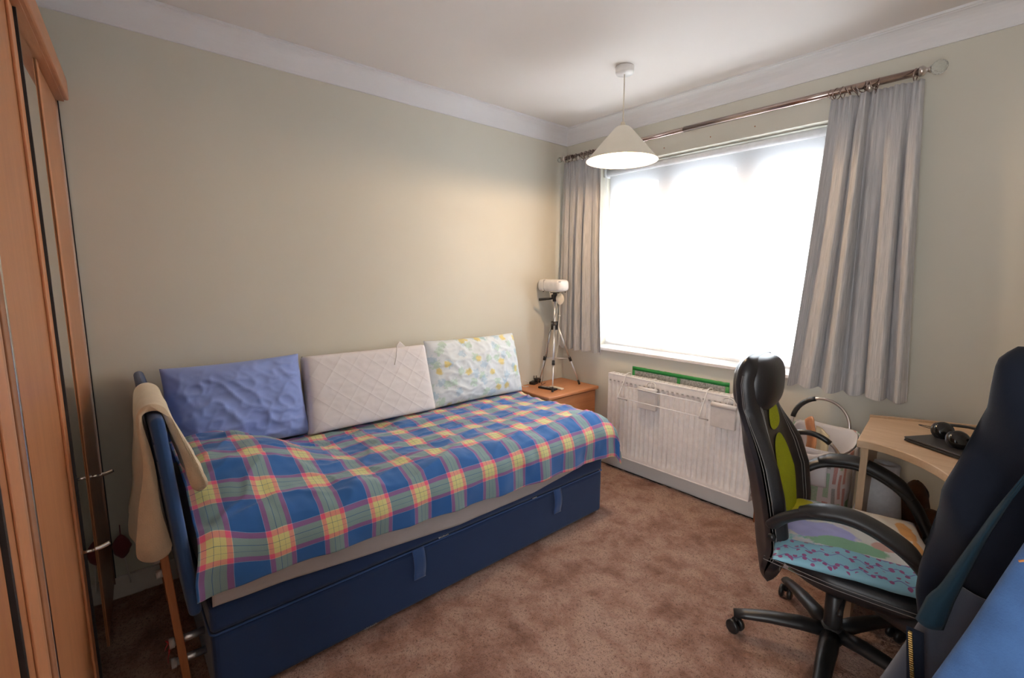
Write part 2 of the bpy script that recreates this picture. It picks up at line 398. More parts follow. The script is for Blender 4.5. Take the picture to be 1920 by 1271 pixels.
# coving: quarter hollow with small steps
prof = [(0.0, 0.0), (0.0, -0.100), (0.008, -0.100), (0.008, -0.094)]
for i in range(9):
    a = i / 8 * math.pi / 2
    prof.append((0.010 + 0.066 * (1 - math.cos(a)), -0.012 - 0.078 * (1 - math.sin(a))))
prof += [(0.078, -0.010), (0.088, -0.010), (0.088, 0.0)]
def coving(name, ends, axis):
    mb = MB(); n = len(prof); vs = []
    for e in (0, 1):
        for p, z in prof: vs.append(ends(e, p, RZ + z - 0.0002))
    fs = [(i, (i + 1) % n, n + (i + 1) % n, n + i) for i in range(n)]
    mb.add(vs, fs, smooth=False); return struct(mb.obj(name, 'coving'))
coving('trim_1', lambda e, p, z: (p, (-p, RY + p)[e], z), 0)
coving('trim_2', lambda e, p, z: ((p, RX - p)[e], -p, z), 0)
coving('trim_3', lambda e, p, z: (RX - p, (-p, RY + p)[e], z), 0)
coving('trim_4', lambda e, p, z: ((p, RX - p)[e], RY + p, z), 0)
struct(MB().box(0.0005, 0.016, RY + 0.02, -0.018, -0.01, 0.085, bev=0.004).obj('baseboard_left', 'skirt'))
struct(MB().box(0.001, RX - 0.001, -0.018, -0.0005, -0.01, 0.105, bev=0.004).obj('baseboard_window', 'skirt'))
struct(MB().box(RX - 0.016, RX - 0.0005, RY + 0.02, -0.019, -0.01, 0.085, bev=0.004).obj('baseboard_right', 'skirt'))

# ------------------------------------------------------------------ window, sill, blind
win = struct(bpy.data.objects.new('window_1', None)); COL.objects.link(win)
YF0, YF1 = 0.135, 0.20
fr = MB()
fx = [OX0 + 0.001, OX1 - 0.001]; fz = [OZ0 + 0.021, OZ1 - 0.001]
panes = [(0.372, 0.688), (0.838, 1.188), (1.334, 1.655)]
PT, PB = 1.955, 0.90
fr.box(fx[0], panes[0][0], YF0, YF1, fz[0], fz[1]).box(panes[0][1], panes[1][0], YF0, YF1, fz[0], fz[1])
fr.box(panes[1][1], panes[2][0], YF0, YF1, fz[0], fz[1]).box(panes[2][1], fx[1], YF0, YF1, fz[0], fz[1])
for a, b in panes:
    fr.box(a, b, YF0, YF1, PT, fz[1]).box(a, b, YF0, YF1, fz[0], PB)
fr.box(panes[1][0], panes[1][1], YF0, YF1, 1.615, 1.672)
fr.obj('window_frame', 'upvc', win)
gl = MB()
for i, (a, b) in enumerate(panes):
    if i == 1: gl.box(a - .005, b + .005, 0.165, 0.171, 1.667, PT + .005).box(a - .005, b + .005, 0.165, 0.171, PB - .005, 1.62)
    else: gl.box(a - .005, b + .005, 0.165, 0.171, PB - .005, PT + .005)
gl.obj('pane', 'glass', win)
MB().box(0.31, 1.738, -0.001, 0.135, OZ0 + 0.001, 0.836).box(0.335, 1.70, -0.036, -0.001, OZ0 + 0.001, 0.836, bev=0.004).obj('window_sill', 'gloss_white', win)

bl = thing('roller_blind', 'white translucent roller blind pulled down over the whole window', 'blind', (1.02, 0.07, 0.84))
def rel(mb, t):
    inv = Matrix.Translation(-Vector(t.location)); mb.v = [inv @ p for p in mb.v]; return mb
c = MB()
def blind_fn(a, b):
    x = lerp(0.338, 1.722, a); z = lerp(0.858, 2.035, b)
    return Vector((x, 0.082 + 0.0012 * nz(x, z, 0, 4), z))
c.grid(blind_fn, 60, 30); rel(c, bl).obj('blind_cloth', 'blind', bl)
c = MB().tube([(0.330, 0.068, 2.040), (1.728, 0.068, 2.040)], 0.021, 20); rel(c, bl).obj('roller_tube', 'upvc', bl)
c = MB().tube([(0.338, 0.082, 0.852), (1.722, 0.082, 0.852)], 0.008, 10); rel(c, bl).obj('bottom_bar', 'white_pl', bl)
c = MB().box(0.312, 0.330, 0.045, 0.10, 2.012, 2.068, bev=.003); rel(c, bl).obj('bracket', 'upvc', bl)
c = MB().box(1.728, 1.738, 0.045, 0.10, 2.012, 2.068, bev=.003); rel(c, bl).obj('bracket', 'upvc', bl)
c = MB().tube([(0.324, 0.05, 2.03), (0.322, 0.045, 1.5), (0.323, 0.045, 0.90), (0.327, 0.055, 0.90), (0.327, 0.058, 1.5), (0.327, 0.055, 2.03)], 0.0015, 6)
rel(c, bl).obj('pull_cord', 'white_pl', bl)

# ------------------------------------------------------------------ curtain pole, rings, curtains
RZ_, RYY = 2.160, -0.095
pole = thing('curtain_pole', 'long polished metal curtain pole with crackled glass ball finials above the window', 'curtain pole', (1.04, RYY, RZ_))
X0P, X1P = 0.070, 2.005
rel(MB().tube([(X0P, RYY, RZ_), (1.0, RYY, RZ_)], 0.0125, 20).tube([(0.98, RYY, RZ_), (X1P, RYY, RZ_)], 0.0150, 20), pole).obj('rod', 'bronze', pole)
for x, sg in ((X1P, 1), (X0P, -1)):
    cm = Matrix.Translation((x, RYY, RZ_)) @ Matrix.Rotation(R(90) * sg, 4, 'Y')
    rel(MB().lathe([(0.001, -0.004), (0.019, -0.004), (0.020, 0.008), (0.015, 0.014), (0.008, 0.020), (0.010, 0.026), (0.015, 0.031), (0.001, 0.031)], mat=cm, n=20), pole).obj('finial_collar', 'steel', pole)
    rr = 0.027 if sg > 0 else 0.019
    rel(MB().ball((x + sg * (0.030 + rr), RYY, RZ_), rr, n=14), pole).obj('finial', 'crystal', pole)
for x in (0.20, 1.84):
    rel(MB().tube([(x, -0.0005, RZ_ - 0.02), (x, RYY, RZ_ - 0.02)], 0.006, 10).tube([(x, -0.006, RZ_ - 0.02), (x, -0.0005, RZ_ - 0.02)], 0.022, 16).tube([(x - .008, RYY, RZ_ - .017), (x + .008, RYY, RZ_ - .017)], 0.017, 12), pole).obj('bracket', 'steel', pole)

def ring(x, tilt, yaw, label):
    o = thing('curtain_ring', label, 'curtain ring', (x, RYY, RZ_ - 0.008), 0, 'metal rings on the curtain pole')
    mt = Matrix.Rotation(yaw, 4, 'Z') @ Matrix.Rotation(tilt, 4, 'Y')
    pts = [mt @ Vector((0, 0.023 * math.cos(a), 0.023 * math.sin(a))) for a in [2 * math.pi * i / 24 for i in range(24)]]
    MB().tube(pts, 0.0022, 6, closed=True).obj('hoop', 'bronze', o)
    MB().tube([mt @ Vector((0, 0, -0.023)), mt @ Vector((0, 0, -0.030))] + [mt @ Vector((0.0, 0.004 * math.sin(a), -0.034 - 0.004 * math.cos(a + math.pi))) for a in (0.5, 1.5, 2.5)], 0.0014, 6).obj('eyelet', 'bronze', o)
    return o
xr_right = [1.700, 1.718, 1.740, 1.762, 1.785, 1.806, 1.826, 1.852, 1.866, 1.990]
xr_left = [0.095, 0.120, 0.148, 0.178, 0.232, 0.262, 0.300, 0.335, 0.370, 0.395]
for i, x in enumerate(xr_right):
    lab = 'metal curtain ring standing alone by the right finial' if i == 9 else 'metal curtain ring bunched with others above the right curtain'
    ring(x, random.uniform(-.5, .5), random.uniform(-.5, .5), lab)
for i, x in enumerate(xr_left):
    ring(x, random.uniform(-.4, .4), random.uniform(-.4, .4), 'metal curtain ring bunched with others above the left curtain')

def curtain(name, label, top, bot, ztop, zbot, folds, amp, seed, yb=-0.095):
    # top/bot: (x0,x1); folds: count
    o = thing(name, label, 'curtain', ((top[0] + top[1]) / 2, yb, zbot))
    L = (bot[1] - bot[0]) * 1.9
    def fn(a, b):  # b 0 top ->1 bottom
        w = sm(0, 0.12, b)
        x = lerp(lerp(top[0], top[1], a), lerp(bot[0], bot[1], a), b ** 1.15)
        ph = folds * 2 * math.pi * (a + 0.055 * nz(a * 2.6, b * .7, seed, 1)) + seed
        A = amp * (0.35 + 0.65 * sm(0, 0.5, b)) * (0.75 + 1.0 * nz(a * folds * .8, b * .7, seed + 5))
        y = A * (math.sin(ph) + 0.28 * math.sin(2.3 * ph + 1.3 + b * 1.5))
        pin = (1 - sm(0, 0.10, b)) * 0.007 * math.sin(folds * 6 * math.pi * a)
        x += 0.35 * A * math.cos(ph * 1.0 + 0.5) * w
        y = max(-0.05, min(0.05, y + pin))
        zz = lerp(ztop, zbot, b) + 0.006 * math.sin(ph) * b
        return Vector((x, yb + y, zz))
    mb = MB().grid(fn, 260, 90, lambda a, b: (a * L, b * (ztop - zbot)))
    rel(mb, o).obj('curtain_panel', 'curtain', o, solid=0.0016)
    def hem(a, b):
        p = fn(a, lerp(0.925, 0.999, b)); e = 0.002
        q = fn(min(1, a + 0.002), lerp(0.925, 0.999, b)) - fn(max(0, a - 0.002), lerp(0.925, 0.999, b))
        nrm = Vector((q.y, -q.x, 0)).normalized()
        return p + nrm * 0.0022
    mb = MB().grid(hem, 260, 6, lambda a, b: (a * L + .3, b * 0.1))
    rel(mb, o).obj('hem', 'curtain', o)
    return o
curtain('curtain', 'short silver grey curtain left of the window, behind the tripod', (0.060, 0.400), (0.030, 0.452), 2.128, 0.806, 5.6, 0.028, 1.3)
curtain('curtain', 'wide silver grey curtain right of the window, above the desk', (1.700, 2.020), (1.622, 2.085), 2.128, 0.802, 5.4, 0.034, 4.1)

# ------------------------------------------------------------------ pendant lamp
PX, PY = 0.930, -0.60
pl = thing('pendant_lamp', 'white conical pendant lamp, lit, hanging from the ceiling before the window', 'ceiling lamp', (PX, PY, RZ))
MB().lathe([(0.001, 0.0), (0.044, 0.0), (0.046, -0.004), (0.046, -0.026), (0.042, -0.034), (0.001, -0.036)], n=36).obj('ceiling_rose', 'gloss_white', pl)
MB().tube([(0, 0, -0.034), (0, 0, -0.27)], 0.003, 8).obj('cable', 'cream_pl', pl)
MB().lathe([(0.001, -0.262), (0.010, -0.262), (0.013, -0.275), (0.013, -0.30), (0.020, -0.305), (0.020, -0.36), (0.001, -0.36)], n=20).obj('lamp_holder', 'cream_pl', pl)
ZR = -0.450
pr = [(0.012, -0.282), (0.030, -0.284), (0.042, -0.292), (0.180, ZR), (0.1815, ZR - 0.002), (0.178, ZR), (0.040, -0.296), (0.029, -0.288), (0.012, -0.286)]
sh_ = MB().lathe(pr, n=64, closed=True).obj('lamp_shade', 'shade', pl)
MB().ball((0, 0, -0.396), 0.028, rz=0.036).obj('bulb', 'bulb', pl)
pt = bpy.data.lights.new('bulb_light', 'POINT'); pt.energy = 24.0; pt.color = (1.0, 0.68, 0.40); pt.shadow_soft_size = 0.03
po = bpy.data.objects.new('bulb_light', pt); COL.objects.link(po); po.parent = pl; po.location = (0, 0, -0.445)

# ------------------------------------------------------------------ radiator and things on it
rad = thing('radiator', 'white ribbed panel radiator under the window', 'radiator', (1.0, -0.05, 0.10))
RX0, RX1, RZ0, RZ1, RYF = 0.514, 1.478, 0.112, 0.682, -0.100
def radf(a, b):
    n = 29; x = lerp(RX0 + 0.004, RX1 - 0.004, a); z = lerp(RZ0 + 0.004, RZ1 - 0.004, b)
    w = 0.5 - 0.5 * math.cos(2 * math.pi * (a * n))
    ed = sm(0.05, 0.085, b) * sm(0.07, 0.12, 1 - b)
    return Vector((x, RYF + 0.009 * (1 - (1 - w) ** 3) * ed, z))
rel(MB().grid(radf, 29 * 12, 40), rad).obj('front_panel', 'cream_rad', rad)
q = MB().box(RX0, RX0 + 0.006, RYF - .002, -0.042, RZ0, RZ1, bev=.002).box(RX1 - 0.006, RX1, RYF - .002, -0.042, RZ0, RZ1, bev=.002)
q.box(RX0, RX1, RYF - .003, RYF + .012, RZ1 - 0.010, RZ1, bev=.003).box(RX0, RX1, RYF - .003, RYF + .010, RZ0, RZ0 + 0.008, bev=.003)
q.box(RX0 + .006, RX1 - .006, -0.052, -0.046, RZ0 + .01, RZ1 - .01)
rel(q, rad).obj('casing', 'cream_rad', rad)
q = MB()
for i in range(30):
    x = lerp(RX0 + .01, RX1 - .02, i / 30); q.box(x, x + 0.018, -0.088, -0.052, RZ1 - 0.004, RZ1)
for y in (-0.088, -0.070, -0.053): q.box(RX0 + .004, RX1 - .004, y, y + .003, RZ1 - 0.003, RZ1 + .001)
rel(q, rad).obj('top_grille', 'cream_rad', rad)
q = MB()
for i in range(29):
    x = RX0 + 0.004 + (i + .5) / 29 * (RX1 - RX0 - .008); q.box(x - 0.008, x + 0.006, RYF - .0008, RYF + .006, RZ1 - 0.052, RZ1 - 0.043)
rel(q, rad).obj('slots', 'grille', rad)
rel(MB().tube([(RX1, -0.07, 0.150), (RX1 + 0.03, -0.07, 0.150)], 0.010, 12).lathe([(0.001, -.02), (.013, -.02), (.013, .02), (.001, .02)], (RX1 + .028, -.07, .150), 12), rad).obj('valve', 'chrome', rad)
rel(MB().lathe([(0.001, 0), (.012, 0), (.014, .022), (.011, .03), (.001, .03)], (RX1 + .028, -.07, .172), 14), rad).obj('valve_cap', 'black_pl', rad)
rel(MB().tube([(RX1 + .028, -.07, .002), (RX1 + .028, -.07, .135)], 0.0078, 12), rad).obj('pipe', 'copper', rad)
for x in (0.62, 1.37): rel(MB().box(x - .015, x + .015, -0.047, -0.0005, 0.50, 0.60), rad).obj('bracket', 'cream_rad', rad)
rel(MB().box(0.60, 0.64, -0.047, -0.0005, .2, .24), rad).obj('bracket', 'cream_rad', rad)

# foil and tape on the wall
fo = thing('foil_reflector', 'strip of crinkled foil edged with green tape above the radiator', 'foil', (0.97, 0, 0.60))
rel(MB().grid(lambda a, b: Vector((lerp(.650, 1.283, a), -0.003 + 0.0018 * nz(a, b, 0, 30), lerp(.50, .722, b))), 80, 20), fo).obj('foil_sheet', 'foil', fo)
def tape(x0, x1, z0, z1, n=40, vert=False):
    mb = MB()
    def fn(a, b):
        x = lerp(x0, x1, a); z = lerp(z0, z1, b)
        if not vert: z += (0.0025 * nz(x, 1, 0, 40) if b > .5 else 0.0015 * nz(x, 5, 0, 30))
        return Vector((x, -0.0062, z))
    mb.grid(fn, n, 1); return rel(mb, fo).obj('green_tape', 'green', fo, solid=.0006)
tape(0.640, 1.293, 0.708, 0.733); tape(0.640, 0.660, 0.60, 0.708, 4, True); tape(0.968, 0.990, 0.60, 0.708, 4, True); tape(1.271, 1.293, 0.60, 0.708, 4, True)

# humidifiers
def humid(x0, x1, label):
    t = thing('radiator_humidifier', label, 'humidifier', ((x0 + x1) / 2, -0.125, 0.50), 0, 'humidifiers hung on the radiator')
    w = (x1 - x0) / 2
    MB().box(-w, w, -0.012, 0.012, 0.0, 0.115, bev=.004).obj('tank', 'humid', t)
    MB().tube([(-w, -0.004, 0.125), (w, -0.004, 0.125)], 0.015, 16).obj('top_roll', 'humid', t)
    MB().tube(spline([(w * .2, -.002, .136), (w * .35, .018, .188), (w * .4, .052, .192), (w * .45, .058, .165)], 6), 0.0022, 6).obj('hook', 'white_pl', t)
    MB().tube(spline([(-w * .2, 0, .138), (-w * .1, .01, .165), (w * .3, .012, .172), (w * .7, .010, .160), (w * .8, -.01, .128)], 8), 0.0045, 8).obj('wick', 'humid', t)
    return t
humid(0.775, 0.905, 'white box humidifier hung at the middle left of the radiator top')
humid(1.255, 1.392, 'white box humidifier hung on the radiator nearest the gaming chair')

# over radiator airer
ar = thing('radiator_airer', 'white wire clothes airer hooked over the radiator', 'airer', (0.9, -0.12, 0.5))
q = MB()
def side(x):
    return spline([(x, -0.046, 0.662), (x, -0.05, 0.694), (x, -0.100, 0.696), (x, -0.125, 0.66), (x, -0.190, 0.555)], 5) + [Vector((x, -0.190, 0.545)), Vector((x + .012, -0.110, 0.520))]
for xx in (0.662, 1.215): rel(MB().tube(side(xx), 0.0030, 8), ar).obj('side_arm', 'white_pl', ar)
for yy, zz in ((-.150, .623), (-.190, .553)): rel(MB().tube([(0.662, yy, zz), (1.215, yy, zz)], 0.0028, 8), ar).obj('rail', 'white_pl', ar)
for xx in (.674, 1.227): rel(MB().ball((xx, -0.110, 0.520), .005, n=6), ar).obj('end_cap', 'grille', ar)

# ------------------------------------------------------------------ bed
BX, BY0, BY1 = 0.885, -2.505, -0.622
bed = thing('divan_bed', 'navy blue fabric ottoman divan bed base along the left wall', 'bed', (0.45, -1.56, 0))
rel(MB().box(0.03, BX, BY0, BY1, 0.012, 0.252, bev=.018, seg=3), bed).obj('base', 'divan', bed)
rel(MB().box(0.03, BX, BY0, BY1, 0.254, 0.345, bev=.016, seg=3), bed).obj('lid', 'divan', bed)
def loop(z, rr, e=0.001):
    pts = []
    for (x, y, a0) in ((BX - .017 + e, BY1 - .017 + e, 0), (0.047, BY1 - .017 + e, 90), (0.047, BY0 + .017 - e, 180), (BX - .017 + e, BY0 + .017 - e, 270)):
        for j in range(5):
            a = R(a0 + j * 22.5); pts.append((x + .017 * math.cos(a), y + .017 * math.sin(a), z))
    return pts
rel(MB().tube(loop(0.253, 0), 0.0035, 6, closed=True), bed).obj('piping', 'divan_trim', bed)
for y in (-1.80, -0.995):
    def strap(a, b):
        z = lerp(0.258, 0.125, b); w = lerp(-.026, .026, a)
        return Vector((BX + 0.006 + 0.010 * math.sin(math.pi * min(1, b * 1.1)), y + w + .006 * b, z))
    rel(MB().grid(strap, 3, 16), bed).obj('pull_strap', 'divan_trim', bed, solid=.004)
for x in (0.12, 0.80):
    for y in (BY0 + .1, BY1 - .1): rel(MB().lathe([(.001, 0.001), (.022, 0.001), (.022, .014), (.001, .014)], (x, y, 0), 14), bed).obj('foot', 'black_pl', bed)
for (x, y, z, w) in ((BX + .001, -1.165, .256, .030), (BX + .001, -1.70, .258, .05), (BX + .0005, -2.02, .325, .05), (BX + .001, -2.03, .020, .05)):
    q = MB()
    for i in range(7):
        q.box(x - .001, x + .0012, y + w * i / 7, y + w * i / 7 + w * .07, z, z + .003 + .003 * random.random())
    rel(q, bed).obj('worn_patch', 'sheet', bed)

mat_ = thing('mattress', 'mattress in a grey fitted sheet on the navy bed base', 'mattress', (0.45, -1.56, 0.345))
def superbox(cx, cy_, cz, hx, hy, hz, rr, n=10, wr=0.0, sc=6):
    mb = MB(); bm = bmesh.new(); bmesh.ops.create_cube(bm, size=2)
    for w in bm.verts: w.co = Vector((w.co.x * hx, w.co.y * hy, w.co.z * hz))
    bmesh.ops.bevel(bm, geom=bm.edges[:], offset=rr, segments=4, affect='EDGES', profile=0.5)
    for w in bm.verts: w.co += Vector((cx, cy_, cz))
    bm.verts.index_update(); mb.add([w.co.copy() for w in bm.verts], [[w.index for w in f.verts] for f in bm.faces]); bm.free(); return mb
def matt(a, b):  # wrapped side surface a along perimeter
    return None
q = superbox(0.455, (BY0 + BY1) / 2, 0.347 + 0.100, 0.432, (BY1 - BY0) / 2 - 0.006, 0.100, 0.045)
q.box(0.10, 0.12, -1, -.99, .40, .41)
mo = rel(superbox(0.457, (BY0 + BY1) / 2, 0.347 + 0.100, 0.436, (BY1 - BY0) / 2 - 0.004, 0.100, 0.045), mat_).obj('mattress_pad', 'sheet', mat_)
# loose sheet edge bulging over the lid
def skirt(a, b):
    y = lerp(BY0 + .01, BY1 - .01, a)
    low = curve_at([(-2.5, .352), (-2.3, .345), (-2.0, .318), (-1.6, .287), (-1.17, .292), (-.95, .315), (-.75, .340), (-.62, .352)], y)
    z = lerp(.455, low, b)
    return Vector((0.894 + 0.006 * math.sin(math.pi * b) + .0025 * nz(y, b, 0, 9) + .002 * nz(y * .8, b * 3, 2, 14), y, z))
rel(MB().grid(skirt, 160, 14), mat_).obj('fitted_sheet_edge', 'sheet', mat_, solid=.003)

# plaid blanket
ZT = 0.570
RAD = 0.10
XE = 0.822   # where rounding starts
def tprof(t):
    # t = arc length from x = 0.13
    x = 0.13 + t
    if x <= XE: return x, 0.0
    s_ = x - XE; arc = RAD * math.pi / 2
    if s_ < arc:
        a = s_ / RAD; return XE + RAD * math.sin(a), RAD * (1 - math.cos(a))
    return XE + RAD, RAD + (s_ - arc)
YE = -0.655
def sprof(s):
    y = -2.515 + s
    if y <= YE: return y, 0.0
    s_ = y - YE; rr = 0.07; arc = rr * math.pi / 2
    if s_ < arc:
        a = s_ / rr; return YE + rr * math.sin(a), rr * (1 - math.cos(a))
    return YE + rr, rr + (s_ - arc)
SL = (YE + 2.515) + 0.11 + 0.105
def hump(x, y):
    g = math.exp(-((x - .42) / .34) ** 4) * (1 - sm(-2.36, -1.97, y + .10 * nz(x, 0, 0, 3) - .12 * (x - .4)))
    g *= sm(-2.62, -2.42, y) * .35 + .65
    return 0.135 * g
def blanket(a, b):
    s_ = a * SL; y, dy = sprof(s_)
    tend = (XE - .13) + RAD * math.pi / 2 + (ZT - RAD - curve_at([(-2.5, .405), (-2.35, .418), (-2.1, .405), (-1.8, .390), (-1.2, .362), (-.6, .350)], y))
    t = b * tend; x, dx = tprof(t)
    w = 0.5 + 0.5 * nz(x, y, 0, 1.7)
    z = ZT - max(dx, dy) - 0.35 * min(dx, dy)
    top = 1 - sm(0, .06, max(dx, dy))
    z += top * (hump(x, y) + 0.014 * nz(x, y, 3, 4.5) + 0.009 * (1 - abs(nz(x * 1.6, y * .7 + .5 * x, 4, 7))) ** 6 + 0.008 * nz(x * 1.5, y * .8, 4, 10) + 0.004 * nz(x, y, 5, 24))
    z += top * 0.014 * math.exp(-((y + 2.0) / .06) ** 2) * sm(.5, .8, x)
    # pinch between lump and edge
    side_ = 1 - top
    hmp = hump(.5, y)
    x2 = x + side_ * (0.008 * math.sin(y * 26 + 2 * nz(y, 0, 0, 4)) * sm(0.05, .2, dx) + 0.006 * nz(y, dx, 0, 14)) + side_ * .010 * sm(0, .15, dx)
    if dy > 0 and dx > 0.02: x2 += 0.010 * sm(0, .1, dy) + .012 * min(dx, dy) / .1
    y2 = y + sm(0, .06, dy) * 0.010 * math.sin(x * 22)
    y2 += (0.02 * sm(.05, .2, min(dx, dy)))
    y2 += -0.02 * (1 - sm(-2.5, -2.38, y)) * sm(.0, .12, dx)
    return Vector((x2, y2, z))
def buv(a, b):
    y = a * SL
    s_ = a * SL; yy, dy = sprof(s_)
    tend = (XE - .13) + RAD * math.pi / 2 + (ZT - RAD - curve_at([(-2.5, .405), (-2.35, .418), (-2.1, .405), (-1.8, .390), (-1.2, .362), (-.6, .350)], yy))
    t = b * tend
    # stripe centres sit at 0.5 of each period: rows at x=.75, columns at y=-1.294
    return ((s_ - (2.515 - 1.294)) + 0.084 + 1.68, (t + .13 - .752) * 1.0 - 0.030 * sm(.74, .93, t + .13) + 0.035 * sm(-2.32, -2.48, yy) + 0.084 + 1.68)
bk = MB().grid(blanket, 420, 200, buv).obj('plaid_blanket', 'plaid', None, solid=.003, offset=1.0)
tag(bk, 'blue, pink and yellow plaid blanket spread over the bed', 'blanket')

# headboard
hb = thing('headboard', 'upright blue padded headboard with a wooden frame at the near end of the bed', 'headboard', (0.45, -2.55, 0))
def hbp(a, b):
    return None
q = superbox(0.445, 0, 0, 0.425, 0.017, 0.312, 0.0165)
lean = Matrix.Translation((0, -2.557, 0.636)) @ Matrix.Rotation(R(4.3), 4, 'X')
q.v = [lean @ p for p in q.v]
rel(q, hb).obj('padded_panel', 'headb', hb)
for zz in (.14, .19, .24):
    q = MB().tube([lean @ Vector(p) for p in [(0.03, -.0172, zz), (.86, -.0172, zz)]], .0018, 6); rel(q, hb).obj('seam', 'divan', hb)
ltm = Matrix.Translation((0, -2.5445, 0)) @ Matrix.Rotation(R(3.4), 4, 'X')
for x in (0.16, 0.735):
    q = MB().box(x - .020, x + .020, -.028, -.006, 0.003, 0.50, mat=ltm, bev=.003); rel(q, hb).obj('leg', 'leg_wood', hb)
    for z in (.43, .48):
        q = MB().tube([ltm @ Vector((x, -.044, z)), ltm @ Vector((x, -.028, z))], .013, 12); rel(q, hb).obj('bolt_knob', 'grille', hb)
for z in (.115, .185):
    q = MB().tube([(0.735, -2.590, z), (0.735, -2.504, z)], .012, 14); rel(q, hb).obj('mounting_tube', 'alu', hb)
    q = MB().tube([(0.735, -2.600, z), (0.735, -2.586, z)], .016, 12); rel(q, hb).obj('tube_cap', 'grille', hb)
rb = MB()
for k_, (dx_, dz) in enumerate([(-.01, -.05), (.015, -.065), (.0, -.03)]):
    rb.grid(lambda a, b, dx_=dx_, dz=dz: Vector((.735 + dx_ * b + .008 * (a - .5), -2.600 - .004 * k_ + .004 * math.sin(b * 5), .20 + dz * b)), 2, 8)
tag(rb.obj('ribbon', 'red', None, solid=.0012), 'small red ribbon tied to the metal tubes below the headboard', 'ribbon')

# towel folded over the headboard: closed cross-section swept along the top edge
TS = [(-2.576, .545), (-2.590, .70), (-2.604, .88), (-2.606, .935), (-2.599, .953), (-2.580, .958), (-2.562, .950), (-2.555, .925), (-2.545, .86), (-2.527, .785),
      (-2.516, .732), (-2.496, .722), (-2.478, .742), (-2.500, .80), (-2.526, .87), (-2.538, .92), (-2.548, .955), (-2.564, .972), (-2.582, .977), (-2.602, .970),
      (-2.616, .95), (-2.622, .91), (-2.624, .80), (-2.640, .66), (-2.658, .56), (-2.652, .527), (-2.622, .510), (-2.588, .520)]
tp = spline([(0, y, z) for y, z in TS + TS[:1]], 5)[:-1]
def towel(a, b):
    p = tp[int(round(b * len(tp))) % len(tp)]
    inner = sm(-2.56, -2.50, p.y)
    hang = sm(.95, .55, p.z)
    x = lerp(.47, .815, a) + inner * (.02 + .10 * a * hang)
    e = 1 - max(0, abs(a * 2 - 1) - .86) / .14
    cz = Vector((x, p.y + .008 * nz(a * 3, p.z * 4, inner, 1.5) + .006 * math.sin(a * 9 + inner * 2) * hang, p.z + (.012 * math.sin(a * 2.5) - .006) * hang + .01 * nz(a * 2, inner, 3, 2) * hang))
    return cz
q = MB().grid(towel, 36, len(tp))
for a_ in (0, 1): q.add([towel(a_, i / len(tp)) for i in range(len(tp))], [tuple(range(len(tp)))])
tw = q.obj('towel', 'towel', None, weld=True)
tag(tw, 'cream terry towel draped over the near corner of the headboard', 'towel')

# pillows
def pillow(name, label, mat, cy_, w, h, T, zb, xb, lean_, roll=0, p=2.6, box=0, wr=.006, seed=0, sag=0.0, corner=.04, flip=False):
    def surf(sd):
        def fn(a, b):
            u_ = a * 2 - 1; v_ = b * 2 - 1
            e = (max(0, 1 - abs(u_) ** p) * max(0, 1 - abs(v_) ** p)) ** (0.42 if not box else .22)
            pull = 1 - corner * ((1 - abs(v_) ** 2) * abs(u_) ** 3)
            pull2 = 1 - corner * ((1 - abs(u_) ** 2) * abs(v_) ** 3)
            yy = u_ * w / 2 * pull * (1 - .022 * v_); zz = v_ * h / 2 * pull2
            th = T / 2 * e
            n_ = wr * (1.2 * nz(u_ * 1.6, v_ * 1.4, seed, 1.2) + .9 * (1 - abs(nz(u_ * 2.0 + v_ * 1.5, v_ * 1.6 - u_ * .6, seed + 3, 1.7))) ** 5 + .5 * (1 - abs(nz(u_ * 3.2 - v_ * 1.2, v_ * 3 + u_, seed + 7, 1.5))) ** 6 + .10 * nz(u_ * 7, v_ * 6, seed, 1)) * min(1, e * 1.5)
            zz += sag * (u_ * u_) * v_
            return Vector((sd * (th + n_ * (1 if sd > 0 else .3)), yy, zz))
        return fn
    mt = Matrix.Translation((xb, cy_, zb)) @ Matrix.Rotation(R(lean_), 4, 'Y') @ Matrix.Rotation(R(roll), 4, 'X') @ Matrix.Translation((0, 0, h / 2))
    mb = MB()
    for sd in (1, -1): mb.grid(surf(sd), 80, 60, lambda a, b: (a * w, b * h), mat=mt)
    o = mb.obj(name, mat, None, weld=True)
    return tag(o, label, 'pillow')
pillow('pillow', 'periwinkle blue pillow standing at the headboard end of the wall row', 'bluepil', -2.246, .545, .385, .17, .585, .19, -11, roll=0.6, wr=.010, seed=2)
pillow('pillow', 'white diamond quilted pillow standing between the blue and floral pillows', 'quilt', -1.645, .668, .375, .135, .582, .205, -14, roll=-0.3, p=14, box=1, wr=.0016, seed=5, corner=.01)
pillow('pillow', 'pale blue floral pillow with yellow blooms, standing nearest the window', 'floral', -.965, .690, .392, .16, .578, .200, -13, roll=-0.4, wr=.009, seed=9)
# strap/tag on the white pillow
q = MB()
q.grid(lambda a, b: Vector((.150 + .006 * math.sin(a * 3), lerp(-1.490, -1.420, a), .945 + b * (.034 * (1 - abs(a * 2 - .55)) + .004))), 12, 4)
q.tube(spline([(.160, -1.475, .975), (.172, -1.495, .960), (.196, -1.512, .915), (.206, -1.530, .868)], 5), .0022, 6)
tag(q.obj('care_label', 'white_pl', None, solid=.0008), 'white folded tag and cord lying over the top of the quilted pillow', 'tag')

